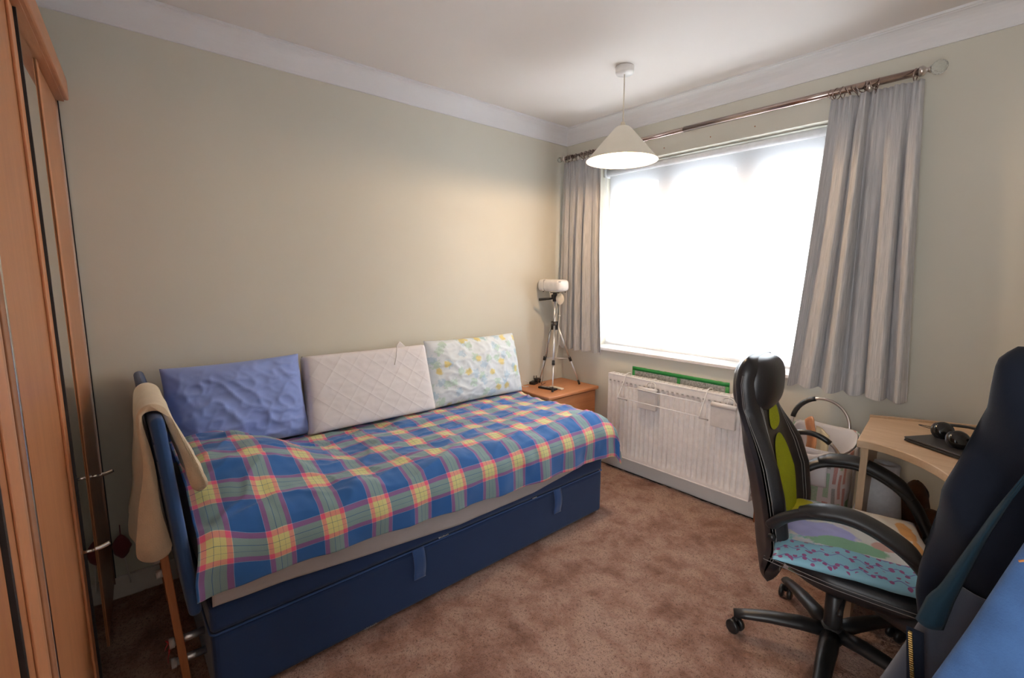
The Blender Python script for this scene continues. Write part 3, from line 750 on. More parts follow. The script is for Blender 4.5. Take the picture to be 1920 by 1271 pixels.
# ------------------------------------------------------------------ bedside table and things on it
nt = thing('nightstand', 'small beech bedside table in the corner beyond the bed', 'bedside table', (0.19, -0.27, 0))
rel(MB().box(0.004, 0.375, -0.535, -0.022, 0.528, 0.550, bev=.006, seg=3), nt).obj('tabletop', 'night', nt)
rel(MB().box(0.018, 0.352, -0.520, -0.505, 0.002, 0.528).box(0.018, 0.352, -0.050, -0.035, 0.002, 0.528).box(0.018, 0.030, -.505, -.05, .03, .528).box(0.03, .345, -.505, -.05, .03, .045), nt).obj('carcass', 'night', nt)
for z0, z1 in ((.385, .522), (.22, .38), (.05, .215)):
    dr = rel(MB().box(0.347, 0.362, -0.503, -0.052, z0, z1, bev=.003), nt).obj('drawer', 'night', nt)

TC = Vector((0.158, -0.268, 0.985))
tp_ = thing('camera_tripod', 'silver aluminium camera tripod standing on the bedside table', 'tripod', (0.17, -0.27, 0.55))
feet = [Vector((0.262, -0.105, 0.556)), Vector((0.300, -0.425, 0.556)), Vector((0.035, -0.290, 0.556))]
for i, f_ in enumerate(feet):
    d_ = (f_ - TC); st = TC + Vector((d_.x, d_.y, 0)).normalized() * .022
    dd = f_ - st
    lg = rel(MB().tube([st, st + dd * .56], .0068, 10), tp_).obj('leg', 'alu', tp_)
    rel(MB().tube([st + dd * .54, st + dd * .95], .0050, 10), tp_).obj('lower_tube', 'alu', lg)
    rel(MB().tube([st + dd * .535, st + dd * .60], .0105, 10), tp_).obj('clamp', 'black_pl', lg)
    rel(MB().tube([st + dd * .93, f_], [.0075, .0085], 10), tp_).obj('foot', 'black_pl', lg)
    mid = st + dd * .56
    rel(MB().tube([mid, Vector((TC.x, TC.y, .752))], .0032, 8), tp_).obj('brace', 'alu', tp_)
rel(MB().tube([TC + Vector((0, 0, .03)), TC - Vector((0, 0, .028))], .026, 16), tp_).obj('collar', 'black_pl', tp_)
rel(MB().tube([Vector((TC.x, TC.y, .745)), Vector((TC.x, TC.y, 1.165))], .0082, 12), tp_).obj('centre_column', 'alu', tp_)
rel(MB().tube([(TC.x - .002, TC.y, 1.155), (TC.x - .002, TC.y, 1.185)], .015, 12).box(TC.x - .020, TC.x + .016, TC.y - .018, TC.y + .018, 1.180, 1.205, bev=.004).box(TC.x - .028, TC.x + .022, TC.y - .022, TC.y + .022, 1.214, 1.2195, bev=.002).box(TC.x - .010, TC.x + .010, TC.y - .010, TC.y + .010, 1.203, 1.216), tp_).obj('pan_head', 'black_pl', tp_)
rel(MB().tube([(TC.x - .01, TC.y - .01, 1.176), (TC.x - .05, TC.y - .045, 1.172), (TC.x - .085, TC.y - .072, 1.168)], [.0065, .0095, .0100], 10), tp_).obj('handle', 'black_pl', tp_)

prj = thing('projector', 'small white mini projector mounted on top of the tripod', 'projector', (TC.x - .012, TC.y, 1.2195), R(-8))
q = MB()
def pbody(a, b):
    an = 2 * math.pi * a; L_ = .128; x = lerp(-L_, L_ * .97, b)
    e = min(1, max(0.0, 1 - (max(0, (b - .86) / .14)) ** 2.2)) ** .5 * min(1, max(0.0, 1 - (max(0, (.06 - b) / .06)) ** 2)) ** .5
    ca, sa = math.cos(an), math.sin(an)
    return Vector((x, .052 * math.copysign(abs(ca) ** .6, ca) * e, .048 + .042 * math.copysign(abs(sa) ** .6, sa) * e))
q.grid(pbody, 40, 40); q.obj('housing', 'white_pl', prj, weld=True)
MB().box(-.052, -.050, -.0532, .0532, .008, .088).obj('seam', 'grille', prj)
MB().tube([(-.1275, .008, .05), (-.134, .008, .05)], .019, 20).obj('lens', 'black_pl', prj)
MB().tube([(-.08, .03, .001), (-.08, .03, .009)], .005, 8).tube([(.09, .03, .001), (.09, .03, .009)], .005, 8).tube([(-.08, -.03, .001), (-.08, -.03, .009)], .005, 8).obj('foot', 'black_pl', prj)
MB().tube([(.112, -.030, .075), (.114, -.046, .075)], .004, 8).obj('button', 'grille', prj)

wd = thing('cable_disc', 'round cream plastic disc with a thin cord hanging at the tripod head', 'cable winder', (TC.x + .055, TC.y - .005, 1.175))
rot_d = Matrix.Rotation(R(90), 4, 'X') @ Matrix.Rotation(R(25), 4, 'Y')
MB().lathe([(.001, -.007), (.028, -.007), (.031, -.003), (.031, .003), (.028, .007), (.001, .007)], n=28, mat=rot_d @ Matrix.Diagonal((.95, 1.25, 1, 1))).obj('disc', 'cream_pl', wd)
MB().tube(spline([(.0, 0, -.036), (-.006, 0, -.07), (-.002, 0, -.11), (-.010, 0, -.18), (-.014, .01, -.26), (-.03, .02, -.33), (-.045, .02, -.42)], 6), .0018, 6).obj('cord', 'cream_pl', wd)
MB().box(-.012, .004, -.003, .003, -.118, -.112).obj('cord_tie', 'white_pl', wd)
MB().tube([(-.035, 0, .0), (-.02, 0, 0)], .006, 8).obj('clip', 'black_pl', wd)

pc = MB().tube(spline([(TC.x + .025, TC.y, 1.16), (TC.x + .022, TC.y - .01, 1.08), (TC.x + .012, TC.y - .02, 1.03), (TC.x + .006, TC.y - .034, .98), (TC.x - .03, TC.y - .03, .90), (TC.x - .045, TC.y - .02, .80), (TC.x - .05, TC.y - .03, .74), (TC.x - .075, TC.y - .03, .66), (TC.x - .07, TC.y - .04, .60), (TC.x - .07, TC.y - .05, .5535), (TC.x - .09, TC.y + .01, .5535)], 6), .0018, 6)
tag(pc.obj('power_cable', 'black_pl'), 'thin dark cable running down the tripod to the tabletop', 'cable')

ad = thing('power_adapter', 'black power adapters lying at the back of the bedside table', 'adapter', (0.035, -0.345, 0.55), R(20))
MB().box(-.025, .02, -.03, .03, .001, .022, bev=.004).box(.0, .03, .0, .035, .018, .045, bev=.004).obj('body', 'black_pl', ad)
MB().tube([(-.01, .02, .03), (-.01, .02, .058)], .003, 6).tube([(.01, .02, .04), (.01, .02, .062)], .003, 6).obj('plug_pin', 'black_pl', ad)
MB().tube(spline([(-.02, -.02, .015), (-.06, -.05, .03), (-.05, -.10, .012), (-.02, -.12, .004), (0, -.09, .004)], 6), .002, 6).obj('cord', 'white_pl', ad)
rm = tag(MB().box(-.07, .07, -.019, .019, 0.0005, .014, bev=.004).obj('remote_control', 'black_pl'), 'black remote control lying under the tripod legs', 'remote'); rm.location = (.205, -.375, .55); rm.rotation_euler = (0, 0, R(12))
MB().box(-.05, -.01, -.011, .011, .0135, .0150, bev=.001).box(.0, .015, -.006, .006, .0135, .0150).obj('buttons', 'grille', rm)
rm = tag(MB().box(-.055, .055, -.017, .017, 0.0005, .012, bev=.004).obj('remote_control', 'cream_pl'), 'cream remote control just behind the black one', 'remote'); rm.location = (.235, -.318, .55); rm.rotation_euler = (0, 0, R(4))

# ------------------------------------------------------------------ wardrobe
wr_ = thing('wardrobe', 'tall beech wardrobe with a mirror door and chrome handles at the left', 'wardrobe', (0.004, -2.728, 0), R(-3))
HW = 1.965; D = 0.55; TW = 1.96
wmat = Matrix.Identity(4)
MB().box(0.0, TW, -D, -.022, .002, .06).box(0, .018, -D, -.022, .06, HW).box(TW - .018, TW, -D, -.022, .06, HW).box(0.018, TW - .018, -D, -D + .01, .06, HW).box(.018, TW - .018, -D + .01, -.022, HW - .018, HW).obj('carcass', 'ward', wr_)
MB().box(0.0, TW, -D, 0.036, HW, HW + .075, bev=.006).box(-.0, TW, -D, .022, HW - .004, HW + .001).obj('cornice', 'ward_x', wr_)
# doors, from the far wall: wood, mirror, wood, wood, wood
def door(x0, x1, kind):
    q = MB().box(x0 + .002, x1 - .002, -.020, 0.0, .065, HW - .006, bev=.0025); o = q.obj('door', 'ward', wr_)
    return o
d4 = door(0.0, .435, 'w')
MB().box(.012, .020, -.003, .0045, .065, HW - .006).obj('chrome_strip', 'chrome', d4)
MB().box(-.001, .008, -.003, .007, .065, HW - .006).obj('door_seal', 'black_gap', d4)
MB().box(.395, .433, .0, .003, .065, HW - .006, bev=.001).obj('edge_moulding', 'ward_edge', d4)
dm = MB().box(.437, .775, -.020, -.006, .065, HW - .006).obj('door', 'ward', wr_)
MB().box(.440, .772, -.006, -.001, .067, HW - .008).obj('mirror', 'mirror', dm)
MB().box(.770, .777, -.004, .0115, .065, HW - .006).obj('door_seal', 'black_gap', dm)
d2 = door(.778, 1.285, 'w')
MB().box(.779, .830, .0, .006, .065, HW - .006, bev=.002).obj('edge_moulding', 'ward_edge', d2)
MB().box(1.272, 1.283, -.002, .008, .065, HW - .006, bev=.001).obj('chrome_strip', 'chrome', d2)
d1 = door(1.288, 1.475, 'w')
MB().box(1.330, 1.40, .0, .004, .065, HW - .006, bev=.002).obj('edge_moulding', 'ward_edge', d1)
MB().box(1.468, 1.480, -.004, .006, .065, HW - .006).obj('door_seal', 'black_gap', d1)
d0 = door(1.480, TW, 'w')
def handle(x, z, par):
    q = MB().tube([(x, 0, z), (x, .030, z - .002)], .0045, 10).tube(spline([(x - .0, .030, z), (x - .004, .045, z), (x - .010, .062, z + .004)], 5), [.0060] * 11, 10)
    q.tube([(x, 0, z), (x, .004, z)], .011, 14); q.obj('handle', 'chrome', par)
handle(.407, .672, d4); handle(.790, .592, d2)

# pouch hanging beyond the wardrobe
pq = thing('cloth_pouch', 'dusty red cloth pouch hanging low on the wall beside the wardrobe', 'pouch', (0.018, -2.692, .235))
def pouch(a, b):
    an = 2 * math.pi * a; rr = math.sin(math.pi * min(1, b * .95 + .03)) ** .7
    return Vector((.045 * rr * math.cos(an) * .6 + .035, .030 * rr * math.sin(an) * (1 + .25 * nz(a, b, 0, 5)), lerp(-.05, .05, b)))
MB().grid(pouch, 24, 16).obj('bag', 'maroon', pq, weld=True)
MB().tube(spline([(.035, 0, .048), (.02, .0, .065), (-.016, 0, .070)], 4), .002, 6).obj('loop', 'maroon', pq)
MB().tube(spline([(.035, .005, -.048), (.04, .01, -.10), (.03, .015, -.17)], 5), .003, 6).obj('drawstring', 'skirt', pq)

# ------------------------------------------------------------------ desk
dk = thing('corner_desk', 'light oak corner desk with a curved front edge by the right curtain', 'desk', (2.3, -0.4, 0))
pts = [(1.990, -.215), (2.030, -.600)] + [(p.x, p.y) for p in spline([(2.030, -.600, 0), (2.10, -.598, 0), (2.19, -.640, 0), (2.27, -.72, 0), (2.33, -.83, 0), (2.38, -.98, 0), (2.45, -1.15, 0)], 4)][1:]
pts += [(3.05, -1.15), (3.05, -.03), (2.375, -.03)]
rel(MB().poly(pts[::-1], .712, .740), dk).obj('desktop', 'desk', dk, bevel=.003)
bd = Vector((2.375 - 1.990, -.03 + .215, 0)); bd.normalize(); nn_ = Vector((-bd.y, bd.x, 0))
q = MB(); a_ = Vector((1.990, -.215, 0)); b_ = Vector((2.375, -.03, 0))
q.poly([(a_.x, a_.y), (b_.x, b_.y), (b_.x + nn_.x * .012, b_.y + nn_.y * .012), (a_.x + nn_.x * .012, a_.y + nn_.y * .012)], .712, .748)
rel(q, dk).obj('back_lip', 'desk', dk)
rel(MB().poly([(2.012, -.235), (2.030, -.232), (2.062, -.575), (2.040, -.575)], .001, .712), dk).obj('side_panel', 'desk_z', dk)
rel(MB().box(3.02, 3.04, -1.12, -.05, .001, .712), dk).obj('side_panel', 'desk_z', dk)
rel(MB().poly([(2.035, -.25), (2.40, -.07), (3.02, -.07), (3.02, -.40), (2.45, -.46), (2.066, -.56)], .235, .253), dk).obj('lower_shelf', 'desk', dk)

lt = thing('laptop', 'closed dark grey laptop lying on the corner desk', 'laptop', (2.345, -.470, .740), R(-31))
MB().box(-.165, .165, -.115, .115, .002, .012, bev=.004).obj('base', 'black_pad', lt)
MB().box(-.165, .165, -.115, .115, .0125, .019, bev=.003).obj('lid', simple('dark_grey_lid', (.045, .043, .045), .4), lt)
MB().box(-.12, .12, .112, .1165, .004, .016, bev=.001).obj('hinge', 'black_pl', lt)

hp = thing('headphones', 'black over-ear headphones lying on the closed laptop', 'headphones', (2.285, -.435, .757), R(-35))
for sx in (-.052, .040):
    rot_ = Matrix.Translation((sx, 0.0 if sx < 0 else -.045, .030)) @ Matrix.Rotation(R(62 if sx < 0 else 58), 4, 'Y') @ Matrix.Rotation(R(15), 4, 'X')
    e_ = MB().lathe([(.001, .018), (.022, .016), (.031, .007), (.033, -.004), (.026, -.008), (.001, -.010)], n=28, mat=rot_).obj('ear_cup', simple('gloss_black', (.01, .01, .011), .15), hp)
    pts_ = [rot_ @ Vector((.025 * math.cos(a), .025 * math.sin(a), -.013)) for a in [2 * math.pi * i / 24 for i in range(24)]]
    MB().tube(pts_, .009, 10, closed=True).obj('ear_cushion', 'leather', e_)
MB().tube(spline([(-.052, .03, .05), (-.03, .085, .045), (.03, .095, .04), (.085, .06, .035), (.075, -.02, .045)], 7), .008, 10, squash=(.6, 1.4)).obj('headband', 'black_pl', hp)
MB().tube(spline([(-.075, -.0, .03), (-.10, .0, .028), (-.135, .002, .024), (-.138, -.008, .024), (-.10, -.014, .026), (-.075, -.012, .03)], 5), .0015, 6).obj('wire', 'black_pl', hp)

# things under the desk
q = MB()
ax = Matrix.Translation((2.062, -.335, .2535)) @ Matrix.Rotation(R(3), 4, 'Y') @ Matrix.Rotation(R(-2), 4, 'X')
q.lathe([(.088, 0.0), (.082, .10), (.066, .20), (.048, .262), (.046, .335), (.0445, .336), (.024, .336), (.022, .33), (.022, .02)], n=40, mat=ax)
tag(q.obj('paper_roll', 'paper'), 'tall loose roll of white paper standing under the desk', 'paper roll')
q = MB(); q.ball((0, 0, .07), .060, .055, .070).ball((.0, -.02, .165), .042, .040, .045).ball((-.035, -.01, .195), .016, n=8).ball((.035, -.01, .195), .016, n=8).ball((-.05, -.04, .10), .02, .02, .04, n=8).ball((.05, -.04, .10), .02, .02, .04, n=8)
o = tag(q.obj('soft_toy', 'brown_plush'), 'dark brown plush toy on the lower shelf under the desk', 'soft toy'); o.location = (2.235, -.340, .254)
q = MB(); q.grid(lambda a, b: Vector(((.05 + .012 * nz(a, b, 0, 6)) * math.sin(math.pi * b) * math.cos(2 * math.pi * a), .055 * math.sin(math.pi * b) * math.sin(2 * math.pi * a), .13 + .13 * math.cos(math.pi * b) + .006 * nz(a, b, 2, 6))), 30, 24)
o = tag(q.obj('cloth_bundle', 'brown_plush', None, weld=True), 'dark brown cloth bundle leaning behind the paper roll', 'bundle'); o.location = (2.165, -.215, .254)

# ------------------------------------------------------------------ laundry bag
k = NT('patterned_bag_cloth', 0.85, (.7, .7, .7), 0, .2)
uvn = k.n('ShaderNodeUVMap')
br = k.n('ShaderNodeTexBrick'); br.offset = .5
br.inputs['Scale'].default_value = 1.0; br.inputs['Brick Width'].default_value = .13; br.inputs['Row Height'].default_value = .048
br.inputs['Mortar Size'].default_value = .010; br.inputs['Mortar Smooth'].default_value = 0.0
br.inputs['Color1'].default_value = (0, 0, 0, 1); br.inputs['Color2'].default_value = (1, 1, 1, 1); br.inputs['Mortar'].default_value = (.5, .5, .5, 1)
mp = k.n('ShaderNodeMapping'); mp.inputs['Rotation'].default_value = (0, 0, R(90)); k.l(uvn.outputs[0], mp.inputs[0]); k.l(mp.outputs[0], br.inputs['Vector'])
pal = k.ramp(br.outputs['Color'], [(0, (.22, .42, .28)), (.2, (.50, .24, .22)), (.4, (.30, .31, .32)), (.6, (.34, .50, .36)), (.8, (.55, .53, .56))], 'CONSTANT')
mp2 = k.n('ShaderNodeMapping'); mp2.inputs['Scale'].default_value = (160, 420, 1); k.l(uvn.outputs[0], mp2.inputs[0])
tx = k.ramp(k.noise(mp2.outputs[0], 1, 1), [(.48, (0, 0, 0)), (.52, (1, 1, 1))], 'CONSTANT')
pal = k.mix(k.math('MULTIPLY', tx, .30), pal, (.66, .64, .66))
c = k.mix(br.outputs['Fac'], pal, (.64, .61, .63))
k.col(c); M['bagcloth'] = k.m
lb = thing('laundry_bag', 'white laundry bag printed with coloured text blocks, beside the desk', 'laundry bag', (1.82, -.27, 0))
def rr_rect(a, hx, hy, rad_=.05):
    an = 2 * math.pi * a; ca, sa = math.cos(an), math.sin(an)
    return hx * math.copysign(abs(ca) ** .45, ca), hy * math.copysign(abs(sa) ** .45, sa)
def bag(a, b):
    hx = lerp(.135, .140, b); hy = lerp(.125, .145, b); x, y = rr_rect(a, hx, hy)
    x += .006 * nz(a * 4, b * 3, 0, 2); y += .008 * nz(a * 4, b * 3, 3, 2)
    zt = .600 + (.045 if y > .05 else 0) * sm(.05, .12, y)
    return Vector((x, y, .003 + b * (zt - .003)))
MB().grid(bag, 120, 40, lambda a, b: (a * 1.05, b * .60)).obj('bag_body', 'bagcloth', lb, solid=.003)
MB().add([(x, y, .006) for x, y in [rr_rect(i / 40, .130, .120) for i in range(40)]], [tuple(range(40))]).obj('bag_base', 'bagcloth', lb)
def liner(a, b):
    x, y = rr_rect(a, lerp(.132, .100, b), lerp(.136, .10, b)); z = lerp(.602, .50, b) + .01 * nz(a * 6, b * 3, 0, 2)
    z += (.045 if y > .05 else 0) * sm(.05, .12, y) * (1 - b)
    return Vector((x, y, z))
k = NT('white_liner', .9, (.66, .65, .68)); k.bump(k.noise(k.coord(), 25, 3), .5, .005); k.col(k.ramp(k.noise(k.coord(), 9, 2), [(0, (.6, .58, .60)), (1, (.7, .69, .72))])); M['liner'] = k.m
MB().grid(liner, 80, 10).obj('liner', 'liner', lb, solid=.002)
def front_flap(a, b):
    x = lerp(-.085, .085, a); return Vector((x, -.150 - .012 * math.sin(math.pi * b) - .004 * math.sin(a * 9), lerp(.612 - .035 * math.sin(math.pi * a), .43 + .02 * a, b)))
MB().grid(front_flap, 20, 14).obj('liner_overhang', 'liner', lb, solid=.002)
def hoop_h(cx_, y, zc, rr, a0, a1, tilt=0):
    out = []
    for i in range(25):
        a = R(lerp(a0, a1, i / 24)); out.append(Vector((cx_ + rr * math.cos(a), y + tilt * math.sin(a), zc + rr * 1.0 * math.sin(a))))
    return out
h1 = hoop_h(.018, -.160, .572, .112, -8, 188, -.03); h2 = hoop_h(-.035, .135, .640, .118, -12, 192, .03)
o = MB().tube(h1, .0068, 10).obj('handle', 'steel', lb); MB().tube(h1[7:18], .0115, 12).obj('grip', 'black_pl', o)
o = MB().tube(h2, .0068, 10).obj('handle', 'steel', lb); MB().tube(h2[14:23], .0115, 12).obj('grip', 'black_pl', o)
ot = thing('orange_packet', 'orange and cream packet poking up inside the laundry bag', 'packet', (1.80, -.20, .50))
M['orange'] = simple('orange_plastic', (.62, .30, .15), .5); M['cream'] = simple('cream_film', (.66, .56, .38), .5)
q = MB(); q.grid(lambda a, b: Vector((lerp(-.050, -.010, a) + .01 * math.sin(b * 4), .012 * math.sin(a * 5), lerp(0, .165 + .02 * math.sin(a * 3), b))), 14, 14); q.obj('front', 'orange', ot, solid=.006)
q = MB(); q.grid(lambda a, b: Vector((lerp(-.010, .050, a), .012 * math.sin(a * 5) - .006, lerp(0, .150 - .03 * a, b))), 14, 14); q.obj('side', 'cream', ot, solid=.006)

# ------------------------------------------------------------------ gaming chair
ch = thing('gaming_chair', 'black leatherette gaming chair with lime mesh panels, facing the desk', 'office chair', (2.06, -.82, 0), R(8))
hub = MB().lathe([(.001, .062), (.034, .062), (.036, .11), (.030, .125), (.001, .125)], n=24).obj('hub', 'black_pl', ch)
MB().lathe([(.028, .12), (.028, .235), (.024, .24), (.016, .245), (.016, .335), (.001, .335)], n=24).obj('gas_lift', 'black_pl', ch)
for i in range(5):
    an = R(199 + 72 * i); c_, s_ = math.cos(an), math.sin(an)
    pts_ = [Vector((c_ * rr, s_ * rr, z)) for rr, z in ((.02, .096), (.10, .100), (.20, .093), (.27, .082), (.312, .074))]
    lg = MB().tube(pts_, [.026, .026, .023, .020, .017], 12, squash=(.85, 1.15)).obj('leg', 'black_pl', ch)
    wx = Vector((c_ * .305, s_ * .305, 0)); ang = an + R(50 + 40 * (i % 2))
    ca2, sa2 = math.cos(ang), math.sin(ang)
    q = MB()
    for sg in (-1, 1):
        p0 = wx + Vector((ca2 * .007 * sg, sa2 * .007 * sg, .026)); p1 = wx + Vector((ca2 * .024 * sg, sa2 * .024 * sg, .026))
        q.tube([p0, p0.lerp(p1, .2), p0.lerp(p1, .8), p1], [.020, .0255, .0255, .020], 20)
    q.tube([wx + Vector((0, 0, .03)), wx + Vector((0, 0, .075))], .007, 8); q.obj('caster', 'black_pl', ch)
MB().box(-.10, .11, -.075, .075, .330, .358, bev=.006).obj('mechanism', 'black_pl', ch)
MB().tube([(.03, -.07, .335), (.035, -.16, .325), (.03, -.24, .315)], [.005, .005, .008], 8).obj('tilt_lever', 'black_pl', ch)
# seat
def seat(sd):
    def fn(a, b):
        x = lerp(-.17, .29, a); v_ = b * 2 - 1; u_ = (a * 2 - 1)
        half = .240 * (1 - .22 * sm(.25, 1, -u_)) * (1 - .12 * sm(.5, 1, abs(u_)))
        e = (max(0, 1 - abs(u_) ** 5) * max(0, 1 - abs(v_) ** 5)) ** .45
        z = .392 + (.038 * e + .022 * abs(v_) ** 3 * e if sd > 0 else -.052 * e)
        return Vector((x, v_ * half, z + .012 * u_ * u_ * (1 if u_ < 0 else -1)))
    return fn
MB().grid(seat(1), 40, 40).grid(seat(-1), 40, 40).obj('seat', 'leather', ch, weld=True)
st_ = [Vector((lerp(-.19, .26, i / 30), -.2475 + .010 * (abs(i / 15 - 1)) ** 4 + .02 * sm(.5, 0, i / 30) * 1, .398)) for i in range(31)]
# backrest: profile of centre line in x-z, shell half width and thickness by height
bz = [(.28, -.185), (.40, -.205), (.50, -.212), (.62, -.232), (.75, -.270), (.88, -.300), (.97, -.312), (1.06, -.305)]
hw = [(.28, .15), (.36, .215), (.50, .235), (.62, .245), (.72, .225), (.80, .185), (.86, .160), (.95, .168), (1.01, .165), (1.045, .150), (1.062, .125)]
tk = [(.28, .045), (.45, .066), (.62, .072), (.80, .066), (.95, .064), (1.03, .060), (1.06, .050)]
def back(sd):
    def fn(a, b):
        z = lerp(.28, 1.062, b); v_ = a * 2 - 1
        xc = curve_at(bz, z); w = curve_at(hw, z) * (1 - .0); t = curve_at(tk, z)
        e = max(0, 1 - abs(v_) ** 4) ** .4 * min(1, max(0, 1 - (max(0, b - .925) / .075) ** 2)) ** .5 * min(1, max(0, 1 - (max(0, .06 - b) / .06) ** 2)) ** .5
        wing = .055 * sm(.50, .97, abs(v_)) * sm(.30, .45, z) * (1 - 1.0 * sm(.70, .90, z))
        roll = .0 * sm(.83, .90, z) * (1 - abs(v_) ** 4)
        x = xc + (t * e * (.55 if sd < 0 else .8)) * sd + wing * (1.0 if sd > 0 else .75) + (roll * min(1, e * 1.5) if sd > 0 else 0)
        return Vector((x, v_ * w, z))
    return fn
bko = MB().grid(back(1), 60, 80).grid(back(-1), 60, 80).obj('backrest', 'leather', ch, weld=True)
def panel(a0, a1, b0, b1, name):
    f_ = back(1)
    def fn(r_, th):
        an = 2 * math.pi * th; ca, sa = math.cos(an), math.sin(an)
        aa = lerp(a0, a1, .5 + .5 * r_ * math.copysign(abs(ca) ** .8, ca)); bb = lerp(b0, b1, .5 + .5 * r_ * math.copysign(abs(sa) ** .8, sa))
        return f_(aa, bb) + Vector((.0035, 0, 0))
    return MB().grid(fn, 12, 48).obj(name, 'lime', ch)
panel(.27, .73, .17, .63, 'mesh_panel')
panel(.30, .70, .655, .765, 'mesh_panel')
def hr(a, b):
    an = 2 * math.pi * a; sb = math.sin(math.pi * b); cb = math.cos(math.pi * b); ca = math.cos(an); sa = math.sin(an)
    pw = lambda q, e: math.copysign(abs(q) ** e, q)
    return Vector((-.292 + .074 * pw(ca, .8) * sb ** .7, .146 * pw(sa, .7) * sb ** .5, .955 + .100 * pw(cb, .7)))
MB().grid(hr, 40, 24).obj('headrest', 'leather', ch, weld=True)
# white seams: along both side edges and round the head
def seamline(a, b0, b1, off=.0016, sd=1):
    f_ = back(sd); return [f_(a, lerp(b0, b1, i / 50)) + Vector((off * sd, 0, 0)) for i in range(51)]
q = MB()
for a in (.13, .155, .87, .845): q.tube(seamline(a, .06, .80), .0008, 5)
f_ = back(1)
def sidep(sgn, off):
    out = []
    for i in range(61):
        z = lerp(.40, 1.0, i / 60); b = (z - .28) / (1.062 - .28); p1 = back(1)(.5 + .497 * sgn, b); p2 = back(-1)(.5 + .497 * sgn, b); p = p1.lerp(p2, off)
        out.append(Vector((p.x, p.y + .0015 * sgn, p.z)))
    return out
for sgn in (-1, 1):
    q.tube(sidep(sgn, .3), .0008, 5); q.tube(sidep(sgn, .55), .0008, 5)
sq = q.obj('stitching', 'stitch', ch)
MB().tube(st_, .0011, 5).tube([p + Vector((0, .004, .010)) for p in st_], .0011, 5).obj('stitching', 'stitch', ch)
# arms
for sg in (-1, 1):
    y = .285 * sg
    yy = .250 * sg
    ox, oz = (-.030, -.022) if sg > 0 else (0, 0)
    pts_ = spline([(-.165, yy, .545), (-.13, y * .97, .590), (-.07, y, .628), (.02, y, .645), (.10, y, .628), (.18, y, .580), (.235, y, .500), (.245, y * .98, .42), (.20, y * .85, .368), (.12, y * .6, .352)], 8)
    pts_ = [p + Vector((ox * sm(.36, .5, p.z), 0, oz * sm(.36, .5, p.z))) for p in pts_]
    am = MB().tube(pts_, .023, 12, squash=(.72, 1.1)).obj('armrest', 'black_pl', ch)
    pp = [p + Vector((0, 0, .012)) for p in pts_[14:44]]
    rads = [.018 + .012 * sm(0, 5, i) * sm(0, 5, len(pp) - 1 - i) for i in range(len(pp))]
    MB().tube(pp, rads, 14, squash=(.70, 1.15)).obj('arm_pad', 'black_pad', am)
    MB().tube([(-.165, yy * .98, .50), (-.165, yy * 1.03, .50)], .012, 12).obj('bolt_cover', 'black_pl', ch)

# cushion with printed fairy-tale style meadow, plain shapes only
k = NT('printed_satin', .55, (.6, .7, .75), 0, .4)
uvn = k.n('ShaderNodeUVMap'); sep = k.n('ShaderNodeSeparateXYZ'); k.l(uvn.outputs[0], sep.inputs[0])
mp = k.n('ShaderNodeMapping'); mp.inputs['Scale'].default_value = (7, 9, 1); k.l(uvn.outputs[0], mp.inputs[0])
a = k.noise(mp.outputs[0], 1, 4, .6, 1.2)
art = k.ramp(a, [(.30, (.22, .30, .62)), (.40, (.20, .55, .48)), (.46, (.55, .62, .74)), (.52, (.72, .70, .66)), (.60, (.62, .62, .80)), (.68, (.75, .55, .35))])
# yellow swathe at the back far corner, pale sky at the front, orange trees
def blob(cx_, cy_, rx, ry, soft=.25):
    dx_ = k.math('DIVIDE', k.math('SUBTRACT', sep.outputs[0], cx_), rx); dy_ = k.math('DIVIDE', k.math('SUBTRACT', sep.outputs[1], cy_), ry)
    dd = k.math('ADD', k.math('MULTIPLY', dx_, dx_), k.math('MULTIPLY', dy_, dy_))
    dd = k.math('ADD', dd, k.math('MULTIPLY', k.math('SUBTRACT', a, .5), 1.2))
    return k.ramp(dd, [(1 - soft, (1, 1, 1)), (1, (0, 0, 0))])
art = k.mix(blob(.75, .60, .30, .5), art, (.70, .68, .64))
art = k.mix(blob(.30, .40, .24, .12), art, (.42, .42, .75))
art = k.mix(blob(.12, .80, .22, .18), art, (.62, .56, .03))
art = k.mix(blob(.45, .28, .25, .08), art, (.25, .48, .30))
art = k.mix(blob(.90, .35, .04, .28), art, (.66, .36, .14))
art = k.mix(blob(.88, .72, .06, .16), art, (.66, .36, .14))
art = k.mix(blob(.66, .36, .07, .05), art, (.62, .36, .30))
band = k.math('LESS_THAN', sep.outputs[1], .21)
wv_ = k.math('MULTIPLY', k.math('SINE', k.math('MULTIPLY', sep.outputs[0], 62)), .012)
yy_ = k.math('ADD', sep.outputs[1], wv_)
fr_ = k.math('ABSOLUTE', k.math('SUBTRACT', k.math('FRACT', k.math('DIVIDE', yy_, .085)), .5))
vine = k.math('LESS_THAN', fr_, .045)
mp3 = k.n('ShaderNodeMapping'); mp3.inputs['Scale'].default_value = (20, 23, 1); k.l(uvn.outputs[0], mp3.inputs[0])
vo = k.n('ShaderNodeTexVoronoi', voronoi_dimensions='2D'); vo.inputs['Scale'].default_value = 1; k.l(mp3.outputs[0], vo.inputs['Vector'])
dot = k.math('MULTIPLY', k.math('LESS_THAN', vo.outputs['Distance'], .27), k.math('LESS_THAN', fr_, .30))
bb = k.mix(vine, (.26, .53, .66), (.20, .20, .48))
bb = k.mix(dot, bb, (.33, .10, .26))
k.col(k.mix(band, art, bb)); k.bump(k.noise(k.coord(), 18, 3), .3, .006); M['satin'] = k.m
